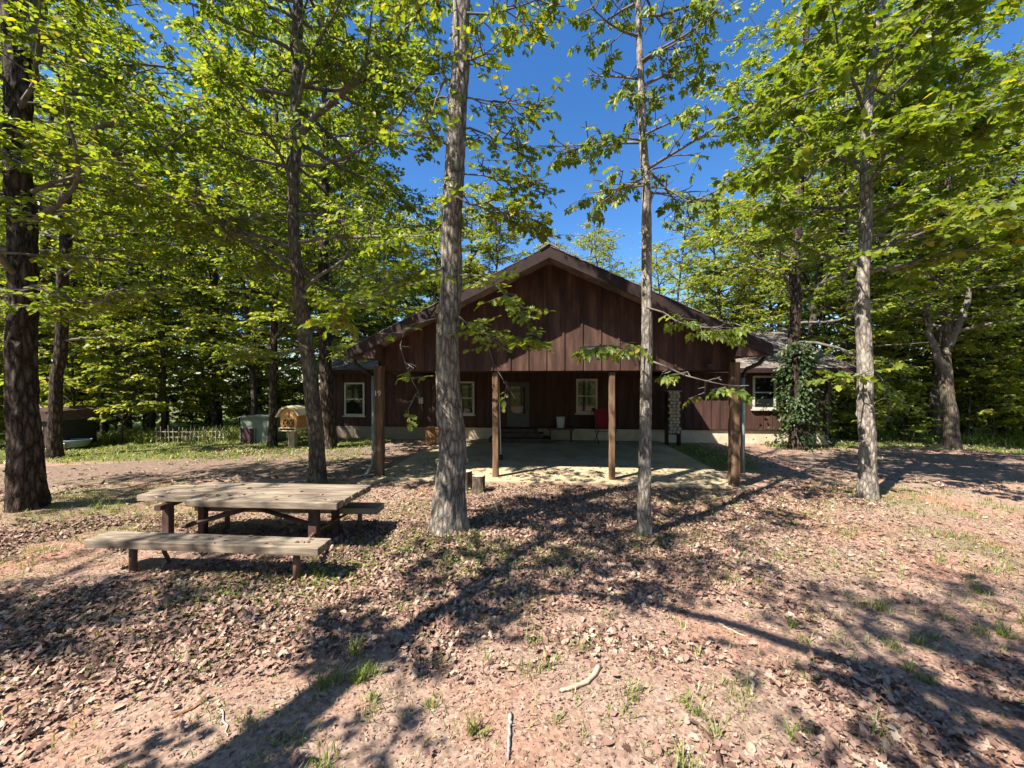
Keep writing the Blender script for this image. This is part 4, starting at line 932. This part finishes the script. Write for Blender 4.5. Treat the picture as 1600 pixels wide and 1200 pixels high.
hero('maple_tree', 'straight pale trunk at the right side of the clearing', [(1355, 784), (1355, 740), (1354, 680), (1352, 600), (1350, 450), (1352, 330), (1354, 220), (1362, 100), (1372, 30), (1395, -80)], 7.25, [38, 32, 29, 27, 24, 22, 20, 17, 14, 10],
     'bark_pale', 'leaf_maple', 'maple', 16, (4.1, 12), 34, (1.6, 3.0), (-8, 30), 12, 0.32, 5, 0.135, top=12.5, flare=0.4, droop=0.35, r_b=0.035,
     limbs=[dict(pts=[W(1360, 255, 7.2), W(1420, 215, 7.0), W(1500, 200, 6.8), W(1590, 165, 6.6)], r=0.035, subs=9, sl=1.1),
            dict(pts=[W(1362, 368, 7.2), W(1450, 358, 6.9), W(1530, 350, 6.7), W(1620, 360, 6.5)], r=0.03, subs=9, sl=1.0),
            dict(pts=[W(1346, 270, 7.2), W(1320, 245, 7.0), W(1280, 232, 6.9), W(1180, 270, 6.7)], r=0.03, subs=8, sl=1.0),
            dict(pts=[W(1348, 130, 7.2), W(1310, 130, 7.0), W(1250, 145, 6.8), W(1190, 190, 6.7)], r=0.03, subs=8, sl=1.0),
            dict(pts=[W(1368, 540, 7.2), W(1400, 538, 7.0), W(1450, 535, 6.9)], r=0.014, subs=0, tip=False),
            dict(pts=[W(1352, 590, 7.2), W(1320, 588, 6.7), W(1285, 595, 6.5)], r=0.014, subs=3, sl=0.3, ss=1, lw=1.5)])
# trees further back by the house
hero('oak_tree', 'dark trunk standing against the left wing of the cabin', [(514, 702), (511, 640), (506, 560), (505, 420), (508, 250)], 13.2, [24, 20, 19, 17, 13], 'bark_dark', 'leaf_far', 'leaf', 17, (3.2, 16), 36, (2.8, 5.2), (-8, 35), 8, 0.45, 7, 0.14, top=17.5)
hero('oak_tree', 'thin dark trunk between the hutch and the barn shaped box', [(425, 698), (426, 640), (428, 560), (430, 470), (432, 300)], 13.6, [15, 13, 12, 11, 9], 'bark_dark', 'leaf_far', 'leaf', 18, (2.6, 13), 30, (2.0, 3.6), (-8, 35), 8, 0.45, 7, 0.15, top=14)
hero('oak_tree', 'broad forked trunk before the right woods, sunlit at its foot', [(1487, 702), (1484, 660), (1479, 600), (1475, 565), (1478, 545), (1482, 500), (1485, 350)], 13.2, [32, 27, 25, 26, 18, 16, 11], 'bark_brown', 'leaf_maple', 'leaf', 19, (3.6, 14), 32, (2.2, 4.2), (-8, 30), 9, 0.45, 7, 0.15, top=15, flare=0.3,
     limbs=[dict(pts=[W(1476, 580, 13.2), W(1466, 560, 13.1), W(1452, 520, 13), W(1440, 450, 12.9)], r=0.15, subs=5, sl=1.6, f0=0.6),
            dict(pts=[W(1480, 540, 13.2), W(1498, 505, 13.1), W(1512, 470, 13), W(1530, 400, 12.8)], r=0.14, subs=6, sl=1.6, f0=0.5)])
vine = hero('oak_tree', 'vine wrapped trunk beside the right wing window', [(1244, 700), (1243, 650), (1241, 560), (1242, 400), (1250, 260)], 13.0, [25, 22, 20, 18, 14], 'bark_dark', 'leaf_far', 'leaf', 20, (3.4, 15), 34, (2.8, 4.8), (-8, 35), 9, 0.42, 7, 0.13, top=15.5)
# vine leaves round that trunk, and the bush of it against the wall
rng = np.random.default_rng(77); n = 4200
bw = np.array(vine.location); z = rng.random(n)**0.8*3.6; a = rng.uniform(0, 2*np.pi, n); rr = 0.22+np.abs(rng.normal(0, 0.22, n))*np.where(z < 1.6, 1.8, 1)
sway = fbm(np.c_[z*1.4, a, 0*a], 4, 2)
okv = sway > 0.42
P = np.c_[rr*np.cos(a), rr*np.sin(a), z][okv]
A = np.c_[np.cos(a), np.sin(a), -0.8+0*a][okv]+rng.normal(0, .4, (okv.sum(), 3)); Nn = np.c_[np.cos(a), np.sin(a), 0.5+0*a][okv]+rng.normal(0, .4, (okv.sum(), 3))
V, Fl, T = place(TPL['leaf'], P, A, Nn, rng.uniform(.07, .14, okv.sum()))
np_mesh('vine', V, Fl, T, M['leaf_ivy'], vine)

# --- the woods: a few trees are built, then copied with their parts
def forest_proto(name, seed, H, crown_z, nb, Lr, per_m, k, size, leaf, r0, tpl='quad', elev=(-5, 40), twigL=0.5, lean=0.02, taper_top=0.45):
    rng = np.random.default_rng(seed)
    P = [np.array((0, 0, -0.6))]; d_ = np.array((rng.normal(0, lean), rng.normal(0, lean), 1.0)); R = [r0*1.15]
    nseg = int(H/1.0)
    for i in range(nseg):
        d_ = d_+rng.normal(0, 0.02, 3); d_ /= np.linalg.norm(d_); P.append(P[-1]+d_*H/nseg); R.append(r0*(1-0.85*(i+1)/nseg))
    root = empty(name)
    trunk_mesh(P, R, M['bark_far'], root, (0, 0, 0), sides=14, step=0.25, seed=seed, flare=0.4)
    Pn, Rn = interp_path(P, R, 0.2); tubes = Tubes(); segs = []
    for b_ in range(nb):
        f_ = (b_+rng.random())/nb; z = crown_z+(H-0.5-crown_z)*f_; i = int(np.argmin(np.abs(Pn[:, 2]-z))); az = b_*2.399+rng.normal(0, .4); el = math.radians(rng.uniform(*elev))
        prof = (0.65+0.5*math.sin(math.pi*min(1, f_*0.9+0.15)))*(1-taper_top*f_**2)
        L = rng.uniform(*Lr)*prof
        branch_set(tubes, segs, Pn[i], (math.cos(az)*math.cos(el), math.sin(az)*math.cos(el), math.sin(el)), L, min(0.06, Rn[i]*.6)+0.008, rng, 6, wig=0.14, sides=5)
    lv = sprays(segs, tubes, rng, per_m, twigL, k, size, tpl, 0.3, 0.5, twig_r=0.008)
    tubes.build('branches', M['bark_far'], root, (0, 0, 0))
    crown('crown', [lv], tpl, M[leaf], root, (0, 0, 0))
    return root
protoA = forest_proto('forest_tree', 101, 15.5, 3.2, 32, (2.2, 3.8), 9, 7, 0.145, 'leaf_far', 0.17)
protoB = forest_proto('forest_tree', 102, 13.0, 2.2, 30, (1.9, 3.2), 9, 7, 0.135, 'leaf_far_yellow', 0.13)
protoC = forest_proto('forest_tree', 103, 17.0, 4.5, 32, (2.4, 4.2), 8.5, 7, 0.15, 'leaf_far', 0.20)
protoE = forest_proto('forest_tree', 107, 13.0, 6.0, 16, (1.8, 3.2), 5.0, 6, 0.14, 'leaf_far', 0.13)
protoD = forest_proto('forest_tree', 104, 11.0, 1.6, 28, (1.6, 2.8), 9.5, 7, 0.13, 'leaf_far', 0.10)
sapA = forest_proto('sapling', 105, 5.0, 0.6, 22, (0.9, 1.7), 9.0, 6, 0.15, 'leaf_far_yellow', 0.04, twigL=0.38)
sapB = forest_proto('sapling', 106, 3.4, 0.25, 20, (0.8, 1.5), 10.0, 6, 0.14, 'leaf_far', 0.03, twigL=0.35)
protos = [protoA, protoB, protoC, protoD, protoE]; used = set()
def put(proto, x, y, label, cat, group, rz, sc):
    o = proto if proto.name not in used else copy_tree(proto)
    used.add(proto.name)
    o.location = (x, y, gz1(x, y)); o.rotation_euler = (0, 0, rz); o.scale = (sc, sc, sc*1.0)
    tag(o, label, cat, group); return o
rng = np.random.default_rng(2024)
LABELS = {
 'left': ['tall leafy tree in the woods on the left', 'yellow green tree in the woods on the left', 'tall wide crowned tree in the woods on the left', 'short bushy tree in the woods on the left'],
 'right': ['tall leafy tree in the woods on the right', 'yellow green tree in the woods on the right', 'tall wide crowned tree in the woods on the right', 'short bushy tree in the woods on the right'],
 'back': ['leafy tree top showing above the cabin roof', 'yellow green tree top showing above the cabin roof', 'wide tree top showing above the cabin roof', 'short bushy tree behind the cabin roof']}
SAPL = {'left': ['pale green sapling at the edge of the left woods', 'low bushy sapling at the edge of the left woods'],
        'right': ['pale green sapling at the edge of the right woods', 'low bushy sapling at the edge of the right woods'],
        'back': ['pale green sapling beside the cabin', 'low bushy sapling beside the cabin']}
spots = []
def free(x, y, dmin):
    return all((x-a)**2+(y-b_)**2 > dmin*dmin for a, b_ in spots)
def zone(x, y): 
    px = 800+F*x/y
    return 'left' if px < 560 else ('right' if px > 1180 else 'back')
def scatter(n, dr, pxr, dmin, kinds, scr, gap=None, sap=False):
    c = 0; tries = 0
    while c < n and tries < n*60:
        tries += 1
        y = rng.uniform(*dr); px = rng.uniform(*pxr); x = (px-800)/F*y
        q = Matrix.Rotation(-YAW, 4, 'Z') @ Vector((x-CAB[0], y-CAB[1], 0))
        if UL-1.5 < q.x < UR+1.5 and 4 < q.y < WALLV+9.5: continue
        if not free(x, y, dmin): continue
        if gap and gap(px, y): continue
        spots.append((x, y)); z = zone(x, y)
        kd = int(rng.choice(kinds)); sc = rng.uniform(*scr)
        if sap: put([sapA, sapB][kd], x, y, SAPL[z][kd], 'sapling', 'saplings at the edge of the woods', rng.uniform(0, 6.28), sc)
        else: put(protos[kd], x, y, LABELS[z][kd], 'tree', 'trees of the surrounding woods', rng.uniform(0, 6.28), sc)
        c += 1
# tall trees left and right, lower ones behind the roof where the sky opens
scatter(12, (15.5, 20), (-120, 520), 2.4, [0, 1, 2, 3], (1.0, 1.35))
scatter(30, (19, 34), (-150, 600), 2.4, [0, 1, 2], (1.1, 1.45))
scatter(14, (15.5, 20), (1330, 1720), 2.0, [0, 1, 2, 3], (0.9, 1.2))
scatter(30, (19, 34), (1120, 1750), 2.4, [0, 1, 2], (0.95, 1.25))
scatter(8, (25, 31), (580, 790), 2.0, [1, 3], (1.1, 1.4))
scatter(10, (26, 33), (790, 1130), 2.0, [1, 3], (1.0, 1.28))
scatter(30, (14.6, 26), (-150, 500), 0.9, [0, 1], (0.8, 1.5), gap=lambda px, y: 190 < px < 490 and y < 17.5, sap=True)
scatter(30, (14.4, 26), (1320, 1750), 0.9, [0, 1], (0.8, 1.5), sap=True)
scatter(6, (14.2, 16), (1300, 1340), 0.5, [0, 1], (0.6, 0.9), sap=True)
# trees outside the frame on the left and behind the viewer, which throw the dappled shade
shade = [(-10.5, -0.5, 4, 0.95), (-13, 4.6, 4, 0.95), (0.6, -2.4, 4, 0.95), (-2.4, -3.6, 4, 0.9), (-1.0, -1.1, 4, 0.8), (2.6, -2.0, 4, 0.9)]
for i, (x, y, kd, sc) in enumerate(shade):
    put(protos[kd], x, y, 'tree outside the frame that shades the clearing', 'tree', 'trees shading the clearing', i*1.3, sc)
rng = np.random.default_rng(31)
for q in range(30):                                        # the woods go on behind the viewer
    a = math.radians(-185+190*(q+rng.random()*.7)/30); r_ = rng.uniform(16, 23)
    put(protos[int(rng.choice([0, 1, 3]))], r_*math.cos(a), r_*math.sin(a), 'tree of the woods behind the viewer', 'tree', 'woods behind the viewer', rng.uniform(0, 6.28), rng.uniform(.75, .95))
# leaning tree beside the viewer: its trunk and one limb cross the foreground as shadows
hero('oak_tree', 'leaning oak beside the viewer whose shadow crosses the foreground', [(0, 0)], 1, [1], 'bark_dark', 'leaf_oak', 'leaf', 21, (0, 0), 0, (1, 1), (0, 0), 1, 0.3, 1, 0.1) if False else None
lean = thing('oak_tree', 'leaning oak outside the frame whose shadow crosses the foreground', 'tree', (-3.7, -0.7, 0), 0, 'trees shading the clearing')
LP = [np.array(p, float) for p in ((-3.7, -0.7, -0.1), (-4.15, 0.35, 3.8), (-4.65, 0.95, 6.4), (-5.3, 1.3, 9.0), (-5.6, 1.5, 11))]
trunk_mesh(LP, [0.24, 0.16, 0.08, 0.05, 0.03], M['bark_dark'], lean, (-3.7, -0.7, 0), sides=20, step=0.15, seed=3)
rng = np.random.default_rng(5); tubes = Tubes(); segs = []
for q in range(22):
    t_ = 6.5+q*0.24; i0 = np.array((-4.8-(t_-6.2)*0.09, 1.2+(t_-6.2)*0.1, t_)); az = q*2.4
    branch_set(tubes, segs, i0, (math.cos(az), math.sin(az), 0.3), rng.uniform(1.4, 3.0), 0.03, rng, 5)
lq, lr_ = interp_path([(-4.6, 0.9, 6.4), (-3.6, 0.45, 7.0), (-2.5, 0.1, 6.8), (-1.6, 0.15, 6.0), (-0.7, -0.05, 5.6), (0.2, 0.05, 4.9)], [0.03, 0.04, 0.055, 0.06, 0.075, 0.09], 0.2)
tubes.add(lq, lr_*1.1, 8)
for q in range(16):
    f_ = 0.45+0.55*q/15; i0 = np.array((-3.7, -0.7, 0.0))+np.array((-0.95, 1.65, 6.4))*f_; az = q*2.4
    branch_set(tubes, segs, i0, (math.cos(az), math.sin(az), 0.2), rng.uniform(.5, 1.3), 0.014, rng, 4)
for q in range(9):
    i_ = 3+q*3 if 3+q*3 < len(lq)-1 else len(lq)-2
    branch_set(tubes, segs, lq[i_], (rng.normal(), rng.normal(), .2), rng.uniform(.5, 1.1), 0.012, rng, 3)
lv = sprays(segs, tubes, rng, 7, 0.36, 7, 0.12, 'leaf')
tubes.build('branches', M['twig'], lean, (-3.7, -0.7, 0)); crown('crown', [lv], 'leaf', M['leaf_oak'], lean, (-3.7, -0.7, 0))

# far wood that reads as one mass
n_c = 5200; rng = np.random.default_rng(9)
ang = rng.uniform(-np.pi, np.pi, n_c); rad = rng.uniform(38, 58, n_c)
hmax = np.where(np.abs(ang-0.1) < 0.22, 9.0, 15.0)
cz = -4+rng.random(n_c)**1.35*(hmax+4)
C_ = np.c_[np.sin(ang)*rad, np.cos(ang)*rad, cz]
kk = 36
P = np.repeat(C_, kk, 0)+rng.normal(0, 1, (n_c*kk, 3))*np.array((1.5, 1.5, 0.8))
V, Fl, T = place(TPL['quad'], P, rng.normal(0, 1, P.shape)*np.array((1, 1, .5)), np.array((0, 0, 1.0))+rng.normal(0, .6, P.shape), rng.uniform(.3, .55, len(P)))
fw_ = np_mesh('distant_woods', V, Fl, T, M['leaf_far']); tag(fw_, 'far off mass of leafy woods closing the view', 'woods', kind='stuff')

# ------------------------------------------------------------------ litter, grass and weeds
def on_patio(x, y, m=0.0):    # on the slab, or under the house behind it
    c, s = math.cos(-YAW), math.sin(-YAW); dx, dy = x-CAB[0], y-CAB[1]
    u, v = c*dx-s*dy, s*dx+c*dy
    return (u > -0.15-m) & (u < 8.05+m) & (v > -0.22-m)
def litter_density(x, y):
    P = np.stack([x*0.55, y*0.55, 0*x], -1); a = fbm(P, 41, 4); b2 = fbm(P*3.5, 47, 3)
    px = 800+F*x/y; py = 600+EYE*F/y
    den = np.clip((a-0.47)*5.5, 0.015, 0.8)*np.clip((b2-0.33)*4, 0.05, 1)
    left = np.exp(-((px-280)/330)**2-((py-985)/95)**2); mid = np.exp(-((px-880)/330)**2-((py-860)/75)**2); br = np.exp(-((px-1330)/190)**2-((py-1180)/40)**2)
    bare = np.exp(-((px-800)/420)**2-((py-1110)/95)**2)+np.exp(-((px-120)/150)**2-((py-880)/35)**2)
    return np.clip(den+1.0*left+0.6*mid+0.7*br-1.0*bare, 0.008, 1)
def leaf_litter(n, dr, size, seed, name, label):
    rng = np.random.default_rng(seed)
    y = dr[0]*(dr[1]/dr[0])**rng.random(n*3)
    y = np.sqrt(rng.random(n*3)*(dr[1]**2-dr[0]**2)+dr[0]**2)
    x = rng.uniform(-1.5, 1.5, n*3)*y
    k = (rng.random(n*3) < litter_density(x, y)) & ~on_patio(x, y, 0.05)
    x, y = x[k][:n], y[k][:n]; m_ = len(x)
    z = ground_z(x, y)+0.006+rng.random(m_)**2*0.025
    a = rng.uniform(0, 2*np.pi, m_); A = np.c_[np.cos(a), np.sin(a), rng.normal(0, .35, m_)]
    Nn = np.array((0, 0, 1.0))+rng.normal(0, .22, (m_, 3)); Nn[:, 2] *= np.where(rng.random(m_) < .45, -1, 1)
    h_ = m_//2; S = size[0]+(size[1]-size[0])*rng.random(m_)**1.7
    t1 = tpl_oak(0.30); t2 = tpl_leaf(0.42, 0.16, 0.25)
    V1, F1, T1 = place(t1, np.c_[x, y, z][:h_], A[:h_], Nn[:h_], S[:h_]); V2, F2, T2 = place(t2, np.c_[x, y, z][h_:], A[h_:], Nn[h_:], S[h_:]*0.85)
    o = np_mesh(name, np.concatenate([V1, V2]), np.concatenate([F1, F2+len(V1)]), np.concatenate([T1, T2]), M['litter'])
    return tag(o, label, 'leaves', kind='stuff')
leaf_litter(125000, (1.7, 8.2), (0.022, 0.085), 61, 'leaf_litter', 'brown dead leaves scattered over the bare soil')
leaf_litter(22000, (8.0, 20), (0.06, 0.12), 62, 'leaf_litter', 'dead leaves strewn on the drive and under the far trees')
rng = np.random.default_rng(66); n = 420
uu, vv = rng.uniform(0, 7.9, n), np.abs(rng.normal(0, 1.6, n))-0.15
c_, s_ = math.cos(YAW), math.sin(YAW); P = np.c_[CAB[0]+c_*uu-s_*vv, CAB[1]+s_*uu+c_*vv, 0.056+rng.random(n)*0.012]
a = rng.uniform(0, 6.283, n)
V, Fl, T = place(tpl_oak(0.3), P, np.c_[np.cos(a), np.sin(a), rng.normal(0, .15, n)], np.array((0, 0, 1.0))+rng.normal(0, .2, (n, 3)), rng.uniform(.04, .10, n))
tag(np_mesh('patio_leaves', V, Fl, T, M['litter']), 'dead leaves blown onto the concrete patio', 'leaves', kind='stuff')
n = 46; f_ = rng.random(n); x = -4.9+2.6*f_; y = 4.95+rng.random(n)*0.72+(-0.069*(x+3.5)); z = np.full(n, 0.712)
k = n//3; x[:k] = rng.uniform(-4.7, -2.2, k); y[:k] = 4.39-0.083*(x[:k]+3.47)+rng.uniform(-.1, .1, k); z[:k] = 0.442
a = rng.uniform(0, 6.283, n)
V, Fl, T = place(tpl_oak(0.3), np.c_[x, y, z], np.c_[np.cos(a), np.sin(a), rng.normal(0, .1, n)], np.array((0, 0, 1.0))+rng.normal(0, .15, (n, 3)), rng.uniform(.03, .08, n))
tag(np_mesh('table_leaves', V, Fl, T, M['litter']), 'dead leaves and bits lying on the picnic table', 'leaves', kind='stuff')
# fine debris
rng = np.random.default_rng(63); n = 60000
y = np.sqrt(rng.random(n)*(6.5**2-1.7**2)+1.7**2); x = rng.uniform(-1.5, 1.5, n)*y
a = rng.uniform(0, 6.283, n); S = rng.uniform(0.008, 0.035, n)
V, Fl, T = place(tpl_quad(0.3), np.c_[x, y, ground_z(x, y)+0.004+rng.random(n)*0.006], np.c_[np.cos(a), np.sin(a), rng.normal(0, .15, n)], np.array((0, 0, 1.0))+rng.normal(0, .3, (n, 3)), S)
tag(np_mesh('ground_debris', V, Fl, T, M['litter']), 'fine bark chips and leaf crumbs on the soil', 'debris', kind='stuff')
def blades(cx, cy, counts, hts, spread, seed, wid=0.006):
    rng = np.random.default_rng(seed); ii = np.repeat(np.arange(len(cx)), counts); n = len(ii)
    x = cx[ii]+rng.normal(0, 1, n)*spread[ii]; y = cy[ii]+rng.normal(0, 1, n)*spread[ii]
    H_ = hts[ii]*rng.uniform(.3, 1.25, n); a = rng.uniform(0, 6.283, n); ln = rng.uniform(.15, 1.3, n)*H_
    dx, dy = np.cos(a), np.sin(a); b_ = np.c_[x, y, ground_z(x, y)-0.005]; wv = np.c_[-dy, dx, 0*dx]*(wid*rng.uniform(.6, 1.5, n))[:, None]
    mid = b_+np.c_[dx*ln*.35, dy*ln*.35, H_*.62]; tip = b_+np.c_[dx*ln, dy*ln, H_]
    V = np.stack([b_-wv, b_+wv, mid+wv*.8, mid-wv*.8, tip], 1).reshape(-1, 3)
    o5 = (np.arange(n)*5)[:, None]; F_ = np.concatenate([o5+np.array([[0, 1, 2, 3]]), o5+np.array([[3, 2, 4]])], 1).ravel()
    return V, F_, np.tile([4, 3], n)
def px_ground(px, py): d_ = EYE*F/(py-600.0); return (px-800)/F*d_, d_
T_ = [(548,1030,40,.11),(575,1075,60,.13),(520,1080,40,.11),(580,1110,50,.10),(690,1103,36,.09),(835,1050,36,.10),(752,1158,36,.09),(925,1012,40,.08),(955,1100,40,.09),(860,1000,30,.08),(1050,965,26,.09),
      (1110,1140,40,.09),(1090,1095,26,.08),(1350,945,60,.10),(1495,975,60,.10),(1460,1005,55,.11),(1420,1050,40,.09),(1372,1128,30,.07),(1245,1145,34,.08),(1020,1180,40,.1),(1570,960,60,.11),(1580,890,50,.12),
      (1330,840,40,.12),(1200,865,30,.1),(1440,870,40,.1),(1590,1000,40,.1),(480,900,60,.1),(550,850,80,.09),(640,860,90,.08),(700,850,90,.08),(745,855,70,.08),(150,805,50,.13),(170,795,40,.13),(500,1190,40,.09),(1065,1015,26,.08),
      (1140,1100,30,.08),(1280,1000,36,.08),(1210,915,40,.09),(1130,905,40,.08),(930,960,30,.07),(650,900,50,.07),(1005,845,50,.07),(380,1150,30,.07),(450,1180,30,.08),(1545,930,40,.1),(1390,1010,40,.09),(1250,1060,30,.07)]
rng = np.random.default_rng(71)
cx, cy_, ct, hh, sp_ = [], [], [], [], []
for px, py, c, h_ in T_:
    x, y = px_ground(px, py)
    for q in range(3):
        cx.append(x+rng.normal(0, .08*y/3)); cy_.append(y+rng.normal(0, .08*y/3)); ct.append(int(c*rng.uniform(.5, 1.3))//(1+q)); hh.append(h_*rng.uniform(.6, 1.5)*(1-.2*q)); sp_.append(rng.uniform(.015, .055))
for q in range(2600):
    y = math.sqrt(rng.uniform(2.0**2, 9.0**2)); x = rng.uniform(-1.35, 1.35)*y
    if on_patio(np.array([x]), np.array([y]))[0]: continue
    cx.append(x); cy_.append(y); ct.append(int(rng.integers(2, 14))); hh.append(rng.uniform(.02, .075)); sp_.append(rng.uniform(.02, .10))
gxr = rng.uniform(-1.3, 1.3, 9000); gyr = np.sqrt(rng.uniform(2.4**2, 8.0**2, 9000)); gxr = gxr*gyr
pm_ = fbm(np.stack([gxr*0.8, gyr*0.8, 0*gxr+4], -1), 31, 3); kp = ((pm_ > 0.55) | ((np.abs(gxr-3.9) < 1.9) & (np.abs(gyr-4.4) < 1.1) & (pm_ > 0.47)) | (np.hypot(gxr+0.9, gyr-5.2) < 0.7)) & ~on_patio(gxr, gyr, 0.1)
for x, y in zip(gxr[kp][:2600], gyr[kp][:2600]):
    cx.append(x); cy_.append(y); ct.append(int(rng.integers(3, 12))); hh.append(rng.uniform(.03, .085)); sp_.append(rng.uniform(.02, .08))
V, F_, T = blades(np.array(cx), np.array(cy_), np.array(ct), np.array(hh), np.array(sp_), 72, 0.0035)
tag(np_mesh('grass_tufts', V, F_, T, M['grass']), 'thin tufts of green grass growing through the soil', 'grass', kind='stuff')
# lawn at the left and the far verge
n = 9000; y = rng.uniform(10.4, 18.5, n); x = rng.uniform(-1.5, 1.5, n)*y
g_ = grassy(x, y); k = (rng.random(n) < g_) & ~on_patio(x, y, 0.0)
x, y = x[k], y[k]; m_ = len(x)
V, F_, T = blades(x, y, np.full(m_, 7), rng.uniform(.03, .11, m_), np.full(m_, .10), 73, 0.011)
tag(np_mesh('lawn_grass', V, F_, T, M['grass']), 'rough green lawn before the woods', 'grass', kind='stuff')
# tall weeds by the woods edge and small weeds near the big trunk
n = 2600; y = rng.uniform(15.0, 17.5, n); x = np.where(rng.random(n) < .62, rng.uniform(-1.3, -0.68, n), rng.uniform(.92, 1.4, n))*y
V, F_, T = blades(x, y, np.full(n, 6), rng.uniform(.2, .55, n), np.full(n, .10), 74, 0.016)
tag(np_mesh('tall_weeds', V, F_, T, M['grass']), 'tall weeds along the edge of the woods', 'weeds', kind='stuff')
n = 2600; c = rng.integers(0, 9, n); cc = np.array([(-0.9,5.3),(-1.5,5.2),(-0.3,5.0),(-2.2,4.3),(-1.9,4.6),(1.7,5.3),(-3.0,4.0),(0.6,4.9),(-0.6,4.7)])
x = cc[c, 0]+rng.normal(0, .3, n); y = cc[c, 1]+rng.normal(0, .2, n)
a = rng.uniform(0, 6.283, n)
V, Fl, T = place(TPL['leaf'], np.c_[x, y, ground_z(x, y)+rng.uniform(.01, .06, n)], np.c_[np.cos(a), np.sin(a), 0.3+0*a], np.array((0, 0, 1.0))+rng.normal(0, .4, (n, 3)), rng.uniform(.02, .045, n))
tag(np_mesh('ground_weeds', V, Fl, T, M['grass']), 'small green weeds round the big grey trunk', 'weeds', kind='stuff')
